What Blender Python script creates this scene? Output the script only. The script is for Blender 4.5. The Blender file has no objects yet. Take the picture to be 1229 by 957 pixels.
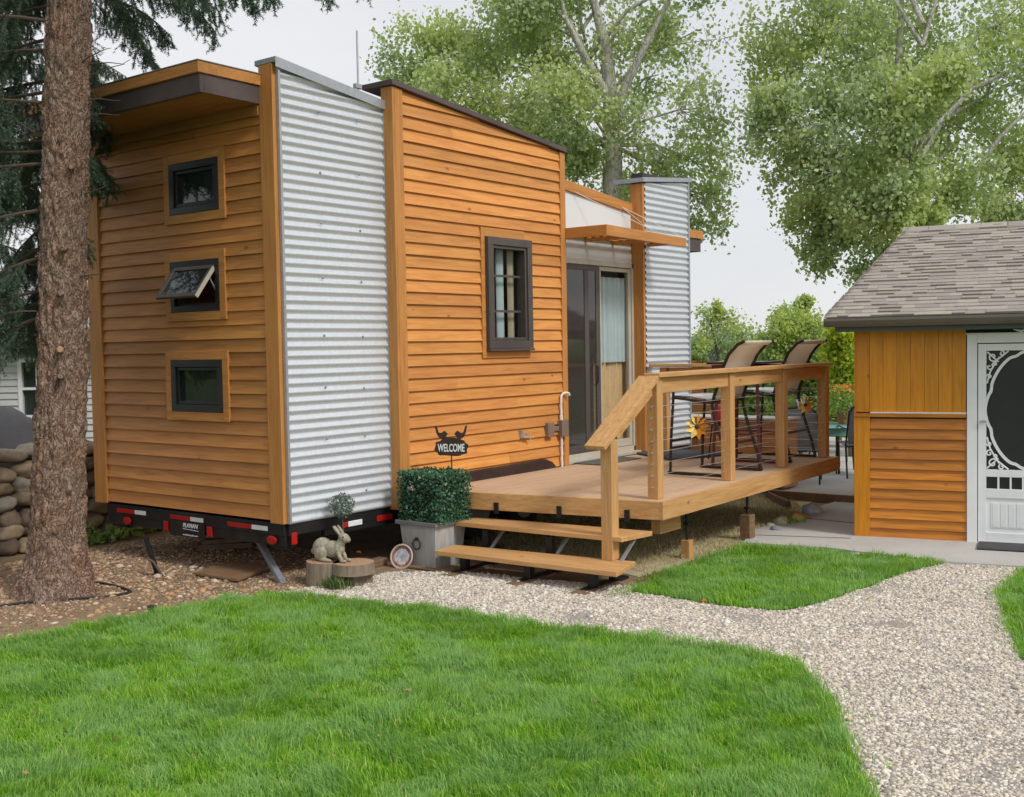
import bpy, bmesh, math, random
import numpy as np
from mathutils import Vector, Matrix, noise
random.seed(7); rng = np.random.default_rng(7)
SC = bpy.context.scene; COL = SC.collection
V = Vector; PI = math.pi

# ------------------------------------------------------------------ camera
CAMP = V((-5.936, -6.769, 1.85))
_c = (614.5, 478.5)
_a = V((1640-_c[0], 399-_c[1])); _b = V((-1160-_c[0], 448-_c[1]))
F = math.sqrt(-(_a.dot(_b)))
_ex = V((_a.x, _a.y, F)).normalized(); _ey = V((_b.x, _b.y, F)).normalized(); _ez = _ex.cross(_ey)
RM = Matrix((_ex, _ey, _ez))
cam = bpy.data.cameras.new('camera'); camo = bpy.data.objects.new('camera', cam); COL.objects.link(camo)
r_, u_, b_ = RM.col[0].copy(), -RM.col[1].copy(), -RM.col[2].copy()
m = Matrix((r_, u_, b_)).transposed().to_4x4(); m.translation = CAMP
camo.matrix_world = m
cam.sensor_width = 36; cam.lens = F/1229*36; cam.clip_end = 2000; cam.clip_start = .05
SC.camera = camo
def at(px, py, depth):
    "world point seen at a photo pixel, at a distance along the view axis"
    d = RM @ V((px-_c[0], py-_c[1], F)); return CAMP + d*(depth/F)

# ------------------------------------------------------------------ object helpers
def tag(o, label=None, cat=None, group=None, kind=None):
    if label: o['label'] = label
    if cat: o['category'] = cat
    if group: o['group'] = group
    if kind: o['kind'] = kind
    return o
def link(o, parent=None):
    COL.objects.link(o)
    if parent is not None:
        o.parent = parent
    return o
def thing(name, label, cat, loc=(0,0,0), rz=0, group=None, rot=None):
    o = bpy.data.objects.new(name, None); COL.objects.link(o)
    o.location = loc; o.rotation_euler = rot if rot else (0, 0, rz); o.empty_display_size = .1
    return tag(o, label, cat, group)
def copy_tree(o, parent=None):
    c = o.copy(); COL.objects.link(c); c.parent = parent
    for ch in [x for x in COL.objects if x.parent == o]: copy_tree(ch, c)
    return c

class MB:
    def __init__(s): s.v = []; s.f = []
    def add(s, vs, fs):
        n = len(s.v); s.v += [tuple(p) for p in vs]; s.f += [tuple(i+n for i in q) for q in fs]; return s
    def hexa(s, p):
        return s.add(p, [(0,3,2,1),(4,5,6,7),(0,1,5,4),(1,2,6,5),(2,3,7,6),(3,0,4,7)])
    def box(s, a, b):
        x0,y0,z0 = a; x1,y1,z1 = b
        return s.hexa([(x0,y0,z0),(x1,y0,z0),(x1,y1,z0),(x0,y1,z0),(x0,y0,z1),(x1,y0,z1),(x1,y1,z1),(x0,y1,z1)])
    def cbox(s, c, d): return s.box([c[i]-d[i]/2 for i in range(3)], [c[i]+d[i]/2 for i in range(3)])
    def beam(s, p, q, w, h, up=(0,0,1)):
        p, q = V(p), V(q); d = (q-p).normalized(); sd = d.cross(V(up))
        if sd.length < 1e-4: sd = d.cross(V((0,1,0)))
        sd.normalize(); u = sd.cross(d).normalized(); a = sd*w/2; b = u*h/2
        return s.hexa([p-a-b, p+a-b, p+a+b, p-a+b, q-a-b, q+a-b, q+a+b, q-a+b])
    def tube(s, pts, r, n=8, caps=True):
        pts = [V(p) for p in pts]; k = len(pts)
        rs = r if hasattr(r, '__len__') else [r]*k
        base = len(s.v); t0 = (pts[1]-pts[0]).normalized()
        ref = V((0,0,1)) if abs(t0.z) < .9 else V((1,0,0)); a = t0.cross(ref).normalized()
        for i, p in enumerate(pts):
            t = (pts[min(i+1,k-1)]-pts[max(i-1,0)]).normalized()
            a = (a - t*a.dot(t)).normalized(); b = t.cross(a)
            for j in range(n):
                an = 2*PI*j/n; s.v.append(tuple(p + a*(rs[i]*math.cos(an)) + b*(rs[i]*math.sin(an))))
        for i in range(k-1):
            for j in range(n):
                j2 = (j+1) % n
                s.f.append((base+i*n+j, base+i*n+j2, base+(i+1)*n+j2, base+(i+1)*n+j))
        if caps:
            s.f.append(tuple(base+j for j in range(n))[::-1]); s.f.append(tuple(base+(k-1)*n+j for j in range(n)))
        return s
    def lathe(s, c, prof, n=24, axis=None):
        "profile of (radius, height) about the vertical through c; axis = optional rotation matrix"
        c = V(c); base = len(s.v)
        for r, z in prof:
            for j in range(n):
                an = 2*PI*j/n; p = V((r*math.cos(an), r*math.sin(an), z))
                if axis is not None: p = axis @ p
                s.v.append(tuple(c+p))
        for i in range(len(prof)-1):
            for j in range(n):
                j2 = (j+1) % n; s.f.append((base+i*n+j, base+i*n+j2, base+(i+1)*n+j2, base+(i+1)*n+j))
        s.f.append(tuple(base+j for j in range(n))[::-1]); s.f.append(tuple(base+(len(prof)-1)*n+j for j in range(n)))
        return s
    def prism(s, pts, off):
        n = len(pts); off = V(off); a = [V(p) for p in pts]
        return s.add(a+[p+off for p in a], [tuple(range(n))[::-1], tuple(range(n, 2*n))] + [(i,(i+1)%n,n+(i+1)%n,n+i) for i in range(n)])
    def ell(s, c, r, rot=None, n=12, m=8):
        c = V(c); base = len(s.v); R = rot or Matrix.Identity(3)
        for i in range(1, m):
            th = PI*i/m
            for j in range(n):
                an = 2*PI*j/n
                s.v.append(tuple(c + R @ V((r[0]*math.sin(th)*math.cos(an), r[1]*math.sin(th)*math.sin(an), r[2]*math.cos(th)))))
        s.v.append(tuple(c + R @ V((0,0,r[2])))); s.v.append(tuple(c + R @ V((0,0,-r[2]))))
        T = len(s.v)-2; B = T+1
        for i in range(m-2):
            for j in range(n): s.f.append((base+i*n+j, base+(i+1)*n+j, base+(i+1)*n+(j+1)%n, base+i*n+(j+1)%n))
        for j in range(n):
            s.f.append((T, base+j, base+(j+1)%n)); s.f.append((B, base+(m-2)*n+(j+1)%n, base+(m-2)*n+j))
        return s
    def build(s, name, mat, parent=None, bevel=0, smooth=False, cuts=(), recalc=True):
        me = bpy.data.meshes.new(name); me.from_pydata([tuple(v) for v in s.v], [], s.f)
        if recalc or cuts:
            bm = bmesh.new(); bm.from_mesh(me)
            for co, no in cuts:
                g = bm.verts[:]+bm.edges[:]+bm.faces[:]
                r = bmesh.ops.bisect_plane(bm, geom=g, plane_co=co, plane_no=no, clear_outer=True, dist=1e-5)
                ed = [e for e in r['geom_cut'] if isinstance(e, bmesh.types.BMEdge) and e.is_boundary]
                if ed: bmesh.ops.holes_fill(bm, edges=ed, sides=8)
            if recalc: bmesh.ops.recalc_face_normals(bm, faces=bm.faces)
            bm.to_mesh(me); bm.free()
        o = bpy.data.objects.new(name, me); link(o, parent)
        if mat: me.materials.append(mat)
        if smooth:
            me.polygons.foreach_set('use_smooth', [True]*len(me.polygons))
            try: me.set_sharp_from_angle(angle=math.radians(40))
            except Exception: pass
        if bevel:
            b = o.modifiers.new('b', 'BEVEL'); b.width = bevel; b.segments = 2; b.limit_method = 'ANGLE'; b.angle_limit = math.radians(40)
        return o

def np_mesh(name, verts, faces, mat, parent=None, smooth=False, recalc=False):
    "verts (N,3), faces (M,k) all the same size"
    verts = np.asarray(verts, np.float32); faces = np.asarray(faces, np.int32); k = faces.shape[1]
    me = bpy.data.meshes.new(name)
    me.vertices.add(len(verts)); me.vertices.foreach_set('co', verts.ravel())
    me.loops.add(faces.size); me.loops.foreach_set('vertex_index', faces.ravel())
    me.polygons.add(len(faces)); me.polygons.foreach_set('loop_start', np.arange(0, faces.size, k, dtype=np.int32))
    if smooth: me.polygons.foreach_set('use_smooth', np.ones(len(faces), bool))
    me.update(calc_edges=True)
    o = bpy.data.objects.new(name, me); link(o, parent); me.materials.append(mat); return o

# ------------------------------------------------------------------ materials
MATS = {}
def newmat(name):
    m = bpy.data.materials.new(name); m.use_nodes = True; nt = m.node_tree
    for n in list(nt.nodes): nt.nodes.remove(n)
    out = nt.nodes.new('ShaderNodeOutputMaterial')
    bs = nt.nodes.new('ShaderNodeBsdfPrincipled'); nt.links.new(bs.outputs[0], out.inputs[0])
    return m, nt, bs, out
def nd(nt, t, **kw):
    n = nt.nodes.new(t)
    for k, v in kw.items():
        if k == 'ins':
            for a, b in v.items():
                if hasattr(b, 'is_linked') or isinstance(b, bpy.types.NodeSocket): nt.links.new(b, n.inputs[a])
                else: n.inputs[a].default_value = b
        else: setattr(n, k, v)
    return n
def ramp(nt, fac, stops, interp='LINEAR'):
    n = nt.nodes.new('ShaderNodeValToRGB'); nt.links.new(fac, n.inputs[0]); cr = n.color_ramp; cr.interpolation = interp
    while len(cr.elements) < len(stops): cr.elements.new(.5)
    for e, (p, c) in zip(cr.elements, stops):
        e.position = p; e.color = (*c, 1) if len(c) == 3 else c
    return n.outputs[0]
def mixc(nt, f, a, b, mode='MIX'):
    n = nt.nodes.new('ShaderNodeMix'); n.data_type = 'RGBA'; n.blend_type = mode
    for i, s in ((0, f), (6, a), (7, b)):
        if isinstance(s, bpy.types.NodeSocket): nt.links.new(s, n.inputs[i])
        elif isinstance(s, (int, float)): n.inputs[i].default_value = s
        else: n.inputs[i].default_value = (*s, 1) if len(s) == 3 else s
    return n.outputs[2]
def mathn(nt, op, a, b=0.0):
    n = nt.nodes.new('ShaderNodeMath'); n.operation = op
    for i, s in enumerate((a, b)):
        if isinstance(s, bpy.types.NodeSocket): nt.links.new(s, n.inputs[i])
        else: n.inputs[i].default_value = s
    return n.outputs[0]
def coords(nt, scale=(1,1,1), kind='Object', shift=None):
    tc = nt.nodes.new('ShaderNodeTexCoord'); mp = nt.nodes.new('ShaderNodeMapping')
    src = tc.outputs[kind]
    if shift is not None:
        add = nt.nodes.new('ShaderNodeVectorMath'); add.operation = 'ADD'; nt.links.new(src, add.inputs[0]); nt.links.new(shift, add.inputs[1]); src = add.outputs[0]
    nt.links.new(src, mp.inputs[0]); mp.inputs[3].default_value = scale; return mp.outputs[0]
def noise_t(nt, vec, scale, detail=4, rough=.55, dist=0):
    n = nt.nodes.new('ShaderNodeTexNoise'); nt.links.new(vec, n.inputs['Vector']); n.inputs['Scale'].default_value = scale
    n.inputs['Detail'].default_value = detail; n.inputs['Roughness'].default_value = rough; n.inputs['Distortion'].default_value = dist
    return n.outputs[0]
def bump(nt, bs, h, strength=.3, dist=.01):
    b = nt.nodes.new('ShaderNodeBump'); nt.links.new(h, b.inputs['Height']); b.inputs['Strength'].default_value = strength; b.inputs['Distance'].default_value = dist
    nt.links.new(b.outputs[0], bs.inputs['Normal']); return b
def setc(nt, bs, c):
    if isinstance(c, bpy.types.NodeSocket): nt.links.new(c, bs.inputs['Base Color'])
    else: bs.inputs['Base Color'].default_value = (*c, 1)

def wood(name, dark, mid, light, axis=0, rough=.6, knots=.6, vary=.35, grain=1.0, weather=0.0):
    m, nt, bs, out = newmat(name)
    geo = nt.nodes.new('ShaderNodeNewGeometry'); rnd = geo.outputs['Random Per Island']
    cx = nt.nodes.new('ShaderNodeCombineXYZ')
    for i in range(3): nt.links.new(mathn(nt, 'MULTIPLY', rnd, (37.0, 53.0, 71.0)[i]), cx.inputs[i])
    sc = [9.0]*3; sc[axis] = .7
    vec = coords(nt, sc, shift=cx.outputs[0])
    g1 = noise_t(nt, vec, 3.0*grain, 6, .6, .8)
    sc2 = [60.0]*3; sc2[axis] = 2.0
    g2 = noise_t(nt, coords(nt, sc2, shift=cx.outputs[0]), 1.5*grain, 3, .6)
    col = ramp(nt, g1, [(.25, dark), (.5, mid), (.75, light)])
    col = mixc(nt, .35, col, ramp(nt, g2, [(.3, dark), (.7, light)]))
    # boards differ from one another
    hs = nt.nodes.new('ShaderNodeHueSaturation'); nt.links.new(col, hs.inputs['Color'])
    mr = nt.nodes.new('ShaderNodeMapRange'); nt.links.new(rnd, mr.inputs[0]); mr.inputs[3].default_value = 1-vary*.5; mr.inputs[4].default_value = 1+vary*.5
    nt.links.new(mr.outputs[0], hs.inputs['Value'])
    mr2 = nt.nodes.new('ShaderNodeMapRange'); nt.links.new(mathn(nt, 'FRACT', mathn(nt, 'MULTIPLY', rnd, 7.31)), mr2.inputs[0]); mr2.inputs[3].default_value = .4975; mr2.inputs[4].default_value = .5025
    nt.links.new(mr2.outputs[0], hs.inputs['Hue']); col = hs.outputs[0]
    if knots:
        ks = [5.5]*3; ks[axis] = 3.2
        vo = nt.nodes.new('ShaderNodeTexVoronoi'); nt.links.new(coords(nt, ks, shift=cx.outputs[0]), vo.inputs['Vector']); vo.inputs['Scale'].default_value = 1.0
        k = ramp(nt, vo.outputs['Distance'], [(.0, (1,1,1)), (.05, (1,1,1)), (.11, (0,0,0))])
        sel = mathn(nt, 'GREATER_THAN', vo.outputs['Color'], 1-knots*.5)
        col = mixc(nt, mathn(nt, 'MULTIPLY', mathn(nt, 'MULTIPLY', k, sel), .7), col, tuple(c*.35 for c in dark))
    big = noise_t(nt, coords(nt, (1,1,1)), 1.3, 3)
    col = mixc(nt, mathn(nt, 'MULTIPLY', ramp(nt, big, [(.45, (0,0,0)), (.75, (1,1,1))]), .22), col, dark)
    if weather:
        wv = noise_t(nt, coords(nt, (1,1,1)), 4.0, 5, .7)
        col = mixc(nt, mathn(nt, 'MULTIPLY', ramp(nt, wv, [(.4, (0,0,0)), (.7, (1,1,1))]), weather), col, (.22,.2,.17))
    setc(nt, bs, col); bs.inputs['Roughness'].default_value = rough
    bump(nt, bs, g2, .25, .004); MATS[name] = m; return m

def plain(name, col, rough=.5, metal=0, var=.12, scale=8, bumpk=0, spec=None, dirt=None):
    m, nt, bs, out = newmat(name)
    n = noise_t(nt, coords(nt), scale, 5, .6)
    lo = tuple(c*(1-var) for c in col); hi = tuple(min(1, c*(1+var)) for c in col)
    c = ramp(nt, n, [(.3, lo), (.7, hi)])
    if dirt:
        n2 = noise_t(nt, coords(nt), scale*.35, 6, .7)
        c = mixc(nt, mathn(nt, 'MULTIPLY', ramp(nt, n2, [(.5, (0,0,0)), (.72, (1,1,1))]), .5), c, dirt)
    setc(nt, bs, c); bs.inputs['Roughness'].default_value = rough; bs.inputs['Metallic'].default_value = metal
    if spec is not None: bs.inputs['Specular IOR Level'].default_value = spec
    if bumpk: bump(nt, bs, noise_t(nt, coords(nt), scale*5, 4), bumpk, .005)
    MATS[name] = m; return m

def island(name, stops, rough=.8, patch=None, patch_scale=1.2, trans=0, spec=.3, bumpk=0, fine=0):
    "colour drawn per island from a ramp; optional patches over the ground"
    m, nt, bs, out = newmat(name)
    geo = nt.nodes.new('ShaderNodeNewGeometry'); col = ramp(nt, geo.outputs['Random Per Island'], stops)
    if patch:
        n = noise_t(nt, coords(nt, kind='Object'), patch_scale, 3, .6)
        col = mixc(nt, ramp(nt, n, [(.38, (0,0,0)), (.62, (1,1,1))]), col, mixc(nt, .65, col, patch))
    if fine:
        n = noise_t(nt, coords(nt), fine, 3); col = mixc(nt, .35, col, ramp(nt, n, [(.3, (.05,.05,.05)), (.7, (.6,.57,.52))]), 'OVERLAY')
    setc(nt, bs, col); bs.inputs['Roughness'].default_value = rough; bs.inputs['Specular IOR Level'].default_value = spec
    if trans:
        tr = nt.nodes.new('ShaderNodeBsdfTranslucent'); nt.links.new(mixc(nt, .5, col, mixc(nt, 1.0, col, (1.3,1.5,.5), 'MULTIPLY')), tr.inputs[0])
        ms = nt.nodes.new('ShaderNodeMixShader'); ms.inputs[0].default_value = trans
        nt.links.new(bs.outputs[0], ms.inputs[1]); nt.links.new(tr.outputs[0], ms.inputs[2]); nt.links.new(ms.outputs[0], out.inputs[0])
    if bumpk: bump(nt, bs, noise_t(nt, coords(nt), 90, 4), bumpk, .004)
    MATS[name] = m; return m

def glass(name, tint=(.02,.025,.025), clear=.55, rough=.02):
    m, nt, bs, out = newmat(name)
    setc(nt, bs, tint); bs.inputs['Roughness'].default_value = rough; bs.inputs['Specular IOR Level'].default_value = .9
    tr = nt.nodes.new('ShaderNodeBsdfTransparent'); tr.inputs[0].default_value = (.94,.95,.945,1)
    ms = nt.nodes.new('ShaderNodeMixShader')
    fr = nt.nodes.new('ShaderNodeFresnel'); fr.inputs[0].default_value = 1.6
    geo = nt.nodes.new('ShaderNodeNewGeometry')
    fac = mathn(nt, 'ADD', mathn(nt, 'MULTIPLY', fr.outputs[0], .9), 1-clear); n = fac.node; n.use_clamp = True
    fac = mathn(nt, 'MULTIPLY', fac, mathn(nt, 'SUBTRACT', 1.0, geo.outputs['Backfacing']))
    nt.links.new(fac, ms.inputs[0]); nt.links.new(tr.outputs[0], ms.inputs[1]); nt.links.new(bs.outputs[0], ms.inputs[2]); nt.links.new(ms.outputs[0], out.inputs[0])
    MATS[name] = m; return m

CED = ((.40,.143,.026), (.62,.258,.058), (.74,.345,.095))
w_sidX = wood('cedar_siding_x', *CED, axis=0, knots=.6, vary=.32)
w_sidY = wood('cedar_siding_y_shaded', *[tuple(q*.76 for q in c) for c in CED], axis=1, knots=.6, vary=.36)  # same cedar, darkened to put the end wall's shade into the colour
w_trZ = wood('cedar_trim_z', (.34,.13,.026), (.53,.228,.052), (.63,.305,.082), axis=2, knots=.3, vary=.15)
w_trX = wood('cedar_trim_x', (.34,.13,.026), (.53,.228,.052), (.63,.305,.082), axis=0, knots=.3, vary=.15)
w_trY = wood('cedar_trim_y', (.34,.13,.026), (.53,.228,.052), (.63,.305,.082), axis=1, knots=.3, vary=.15)
DK = ((.40,.185,.06), (.60,.335,.125), (.72,.45,.195))
w_dkX = wood('deck_wood_x', *DK, axis=0, knots=.5, vary=.25)
w_dkY = wood('deck_wood_y', *DK, axis=1, knots=.5, vary=.25)
w_dkZ = wood('deck_wood_z', *DK, axis=2, knots=.5, vary=.25)
w_floor = wood('deck_boards', (.42,.27,.16), (.56,.38,.24), (.64,.46,.31), axis=0, knots=.15, vary=.10, rough=.75)
w_old = wood('old_board', (.10,.05,.02), (.22,.12,.055), (.33,.2,.1), axis=0, knots=.3, weather=.4)
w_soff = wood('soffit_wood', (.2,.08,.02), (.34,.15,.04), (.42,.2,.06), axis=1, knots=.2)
w_shZ = wood('shed_pine_vertical', (.42,.15,.005), (.70,.265,.004), (.80,.34,.010), axis=2, knots=1.0, vary=.3, rough=.45)
w_shX = wood('shed_pine_siding', (.26,.078,.006), (.54,.185,.009), (.68,.265,.018), axis=0, knots=.7, vary=.4, rough=.45)
w_box = wood('planter_orange', (.36,.14,.04), (.52,.22,.07), (.6,.28,.1), axis=1, knots=.3)
m_dark = plain('brown_fascia_paint', (.085,.06,.058), .55, var=.25, scale=3, bumpk=.1)
m_frame = plain('bronze_frame', (.075,.062,.056), .45, var=.15)
m_framek = plain('shaded_bronze_and_black', (.012,.013,.014), .4, var=.2)  # end windows: front window's bronze with shade in the colour; also jamb, handle
m_white = plain('white_paint', (.80,.82,.84), .45, var=.05, scale=4)
m_whitep = plain('white_panel', (.68,.70,.71), .6, var=.03, scale=2)
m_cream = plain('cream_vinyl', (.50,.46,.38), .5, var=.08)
m_black = plain('black_steel', (.016,.016,.018), .5, .3, var=.3, dirt=(.06,.05,.04))
m_iron = plain('dark_iron', (.045,.025,.02), .6, .3, var=.3)
m_rubber = plain('rubber', (.025,.025,.027), .8, var=.2)
m_galv = plain('galvanised', (.42,.44,.47), .45, .6, var=.12, scale=20)
m_legs = plain('weathered_steel', (.25,.27,.30), .5, .4, var=.2)
m_red = plain('red_reflector', (.40,.012,.012), .3)
m_wrefl = plain('white_reflector', (.75,.77,.78), .3)
m_pvc = plain('white_pvc', (.72,.68,.62), .4)
m_greybox = plain('grey_brown_plastic', (.20,.145,.115), .6)
m_curtain = plain('curtain_fabric', (.62,.72,.74), .9, var=.05)
m_cream_c = plain('cream_curtain', (.62,.56,.42), .9, var=.08)
m_int = plain('tan_reflection_and_floor', (.74,.52,.28), .6)  # tan of the reflection in the door glass; the floor shares it
m_dint = plain('interior_dark', (.05,.045,.04), .9)
m_doorgrey = plain('grey_door_screen', (.085,.072,.068), .5, var=.06)
m_sling = plain('beige_sling', (.52,.46,.38), .7, var=.06, scale=60, bumpk=.2)
def sling(name, c):
    m = plain(name, c, .7, var=.06, scale=60); nt = m.node_tree; out = [n for n in nt.nodes if n.type == 'OUTPUT_MATERIAL'][0]; bs = [n for n in nt.nodes if n.type == 'BSDF_PRINCIPLED'][0]
    tr = nt.nodes.new('ShaderNodeBsdfTranslucent'); tr.inputs[0].default_value = (*c, 1); ms = nt.nodes.new('ShaderNodeMixShader'); ms.inputs[0].default_value = .5
    nt.links.new(bs.outputs[0], ms.inputs[1]); nt.links.new(tr.outputs[0], ms.inputs[2]); nt.links.new(ms.outputs[0], out.inputs[0]); return m
m_sling = sling('beige_mesh_sling', (.86,.80,.70))
m_slingg0 = plain('grey_sling', (.36,.38,.40), .7, var=.06, scale=60)
m_slingg = sling('grey_mesh_sling', (.45,.47,.50))
m_cframe = plain('bronze_chair', (.035,.026,.023), .35, .4)
m_seatsh = plain('seat_sheen', (.80,.81,.84), .35, var=.03)  # sheen on the seat sling is put into this pale colour
m_maroon = plain('maroon_paint', (.13,.02,.015), .4)
m_redp = plain('red_plastic', (.62,.03,.05), .4)
m_teal = plain('teal_paint', (.16,.36,.34), .4)
m_mat = plain('door_mat', (.12,.11,.10), .95, var=.3, scale=40, bumpk=.5)
m_mat2 = plain('dark_mat', (.055,.062,.07), .8, var=.2, scale=20)
m_gutter = plain('taupe_gutter', (.145,.125,.11), .4, var=.06)
m_fasc = plain('slate_fascia', (.085,.10,.10), .6, var=.06)
m_whitewash = wood('whitewashed_wood', (.30,.30,.29), (.42,.42,.41), (.55,.55,.54), axis=2, knots=.2, vary=.15)
m_plrim = plain('planter_rim', (.16,.16,.165), .7)
m_screen = plain('insect_screen', (.018,.018,.02), .35, var=.15)
m_orange = plain('orange_petal', (.70,.25,.02), .6, var=.3, scale=30)
m_yellow = plain('yellow_petal', (.72,.52,.12), .6, var=.25, scale=30)
m_rabbit = plain('rabbit_resin', (.33,.30,.23), .8, var=.35, scale=40, bumpk=.5, dirt=(.16,.12,.07))
m_eye = plain('glossy_black', (.01,.01,.01), .1)
m_tarp = plain('grey_tarp', (.17,.175,.19), .55, var=.1)
m_siding_w = plain('white_vinyl_siding', (.55,.56,.55), .6, var=.05)
m_nroof = plain('pale_roof', (.40,.41,.43), .7, var=.15, scale=10)
m_cable = plain('steel_cable', (.7,.72,.75), .3, .8)
g_win = glass('window_glass', clear=1.0)
g_dark = glass('dark_window_glass', tint=(.02,.03,.03), clear=.25)

def mk_corr():
    m, nt, bs, out = newmat('corrugated_galvanised')
    vo = nt.nodes.new('ShaderNodeTexVoronoi'); nt.links.new(coords(nt), vo.inputs['Vector']); vo.inputs['Scale'].default_value = 55
    c = ramp(nt, vo.outputs['Color'], [(0, (.60,.645,.70)), (1, (.72,.755,.80))])
    n = noise_t(nt, coords(nt, (1,1,.4)), 3, 4)
    setc(nt, bs, mixc(nt, mathn(nt, 'MULTIPLY', n, .3), c, (.55,.57,.6)))
    bs.inputs['Metallic'].default_value = .35; bs.inputs['Roughness'].default_value = .38
    return m
m_corr = mk_corr()
def mk_bark(name, a, b, c, sc=(1,1,.45), s=14, strength=.8):
    m, nt, bs, out = newmat(name)
    vec = coords(nt, sc)
    vo = nt.nodes.new('ShaderNodeTexVoronoi'); vo.feature = 'DISTANCE_TO_EDGE'
    w = nt.nodes.new('ShaderNodeVectorMath'); w.operation = 'ADD'; nt.links.new(vec, w.inputs[0])
    nn = nt.nodes.new('ShaderNodeTexNoise'); nt.links.new(vec, nn.inputs['Vector']); nn.inputs['Scale'].default_value = s*.6; nn.inputs['Detail'].default_value = 4
    sc_ = nt.nodes.new('ShaderNodeVectorMath'); sc_.operation = 'SCALE'; nt.links.new(nn.outputs[1], sc_.inputs[0]); sc_.inputs[3].default_value = .35
    nt.links.new(sc_.outputs[0], w.inputs[1]); nt.links.new(w.outputs[0], vo.inputs['Vector']); vo.inputs['Scale'].default_value = s*2.2
    v2 = nt.nodes.new('ShaderNodeTexVoronoi'); nt.links.new(w.outputs[0], v2.inputs['Vector']); v2.inputs['Scale'].default_value = s*2.2
    n = noise_t(nt, vec, s*1.5, 6, .65)
    e = ramp(nt, vo.outputs['Distance'], [(0, (.25,.25,.25)), (.10, (1,1,1))])
    col = ramp(nt, n, [(.3, a), (.5, b), (.7, c)])
    col = mixc(nt, .5, col, mixc(nt, v2.outputs['Color'], b, c))
    n3 = noise_t(nt, coords(nt, (1,1,.6)), 5, 4)
    col = mixc(nt, mathn(nt, 'MULTIPLY', ramp(nt, n3, [(.45, (0,0,0)), (.65, (1,1,1))]), .4), col, (.32,.16,.09) if s > 10 else (.3,.29,.26))
    col = mixc(nt, e, tuple(x*.45 for x in a), col)
    setc(nt, bs, col); bs.inputs['Roughness'].default_value = .95; bs.inputs['Specular IOR Level'].default_value = .15
    h = mathn(nt, 'ADD', mathn(nt, 'MULTIPLY', e, .6), n); bump(nt, bs, h, strength, .02); return m
m_bark = mk_bark('spruce_bark', (.13,.085,.065), (.27,.175,.13), (.42,.32,.26), sc=(1,1,.6), strength=1.0)
m_pbark = mk_bark('cottonwood_bark', (.36,.34,.30), (.48,.46,.42), (.60,.58,.54), (1,1,.35), 6, .5)
m_needle = island('spruce_needles', [(0, (.045,.08,.052)), (.5, (.085,.135,.088)), (1, (.16,.22,.16))], .7, trans=.15)
m_twig = plain('dead_twig', (.10,.07,.05), .9)
def foli(name, stops, patch, trans=.48, ps=.5):
    return island(name, stops, .55, patch=patch, patch_scale=ps, trans=trans, spec=.35)
m_leaf = foli('cottonwood_leaves', [(0, (.22,.29,.16)), (.5, (.42,.52,.31)), (.85, (.58,.67,.46)), (1, (.74,.78,.56))], (.56,.62,.22))
m_leafy = foli('yellow_green_leaves', [(0, (.28,.38,.04)), (.5, (.56,.62,.05)), (1, (.80,.74,.06))], (.30,.46,.08), ps=1.2)
m_leafd = foli('hedge_leaves', [(0, (.12,.22,.08)), (.5, (.24,.38,.13)), (1, (.36,.50,.18))], (.42,.50,.09), ps=1.5)
m_leafp = foli('pale_green_leaves', [(0, (.26,.36,.17)), (.5, (.42,.54,.26)), (1, (.54,.63,.36))], (.54,.58,.14), ps=.8)
m_box = foli('boxwood_leaves', [(0, (.025,.08,.04)), (.5, (.06,.155,.085)), (.9, (.12,.26,.15)), (1, (.32,.42,.33))], (.05,.13,.07), .15, 6)
m_sage = foli('grey_green_sprig', [(0, (.09,.13,.12)), (.6, (.20,.26,.24)), (1, (.6,.6,.6))], (.1,.16,.1), .2, 6)
m_grass = island('lawn_grass', [(0, (.075,.20,.008)), (.35, (.18,.41,.018)), (.75, (.29,.54,.035)), (.93, (.44,.62,.11)), (1, (.68,.60,.30))], .55, patch=(.31,.50,.21), patch_scale=3.0, trans=.35, spec=.35)
m_dry = island('dry_grass', [(0, (.36,.29,.16)), (.5, (.62,.53,.32)), (.8, (.78,.69,.46)), (1, (.30,.44,.12))], .8, trans=.2)
m_peb = island('gravel_stones', [(0, (.32,.29,.26)), (.2, (.50,.46,.41)), (.5, (.64,.59,.52)), (.75, (.74,.70,.63)), (.88, (.62,.51,.40)), (1, (.86,.84,.80))], .8, fine=60)
m_rock = island('river_stones', [(0, (.16,.11,.07)), (.3, (.32,.22,.14)), (.55, (.46,.34,.23)), (.75, (.52,.29,.14)), (1, (.66,.60,.52))], .8, fine=40)
m_wallst = island('fieldstone', [(0, (.15,.11,.08)), (.4, (.28,.22,.16)), (.7, (.38,.29,.20)), (1, (.40,.37,.32))], .95, fine=14, bumpk=1.0)
def ground_mat(name, stops, sc, fine=60, bumpk=.6, spotc=None):
    m, nt, bs, out = newmat(name)
    n = noise_t(nt, coords(nt), sc, 8, .65); n2 = noise_t(nt, coords(nt), fine, 5, .7)
    c = mixc(nt, .4, ramp(nt, n, stops), ramp(nt, n2, stops))
    if spotc:
        vo = nt.nodes.new('ShaderNodeTexVoronoi'); nt.links.new(coords(nt), vo.inputs['Vector']); vo.inputs['Scale'].default_value = 45
        c = mixc(nt, .45, c, ramp(nt, vo.outputs['Color'], spotc))
    setc(nt, bs, c); bs.inputs['Roughness'].default_value = .95; bs.inputs['Specular IOR Level'].default_value = .15
    bump(nt, bs, n2, bumpk, .02); return m
m_ground = ground_mat('ground_far', [(.3, (.05,.08,.02)), (.6, (.09,.13,.035)), (.75, (.16,.15,.07))], .6, 20)
m_dirt = ground_mat('dirt', [(.3, (.16,.105,.06)), (.5, (.27,.19,.12)), (.72, (.38,.29,.20))], 2.5, 40)
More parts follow.
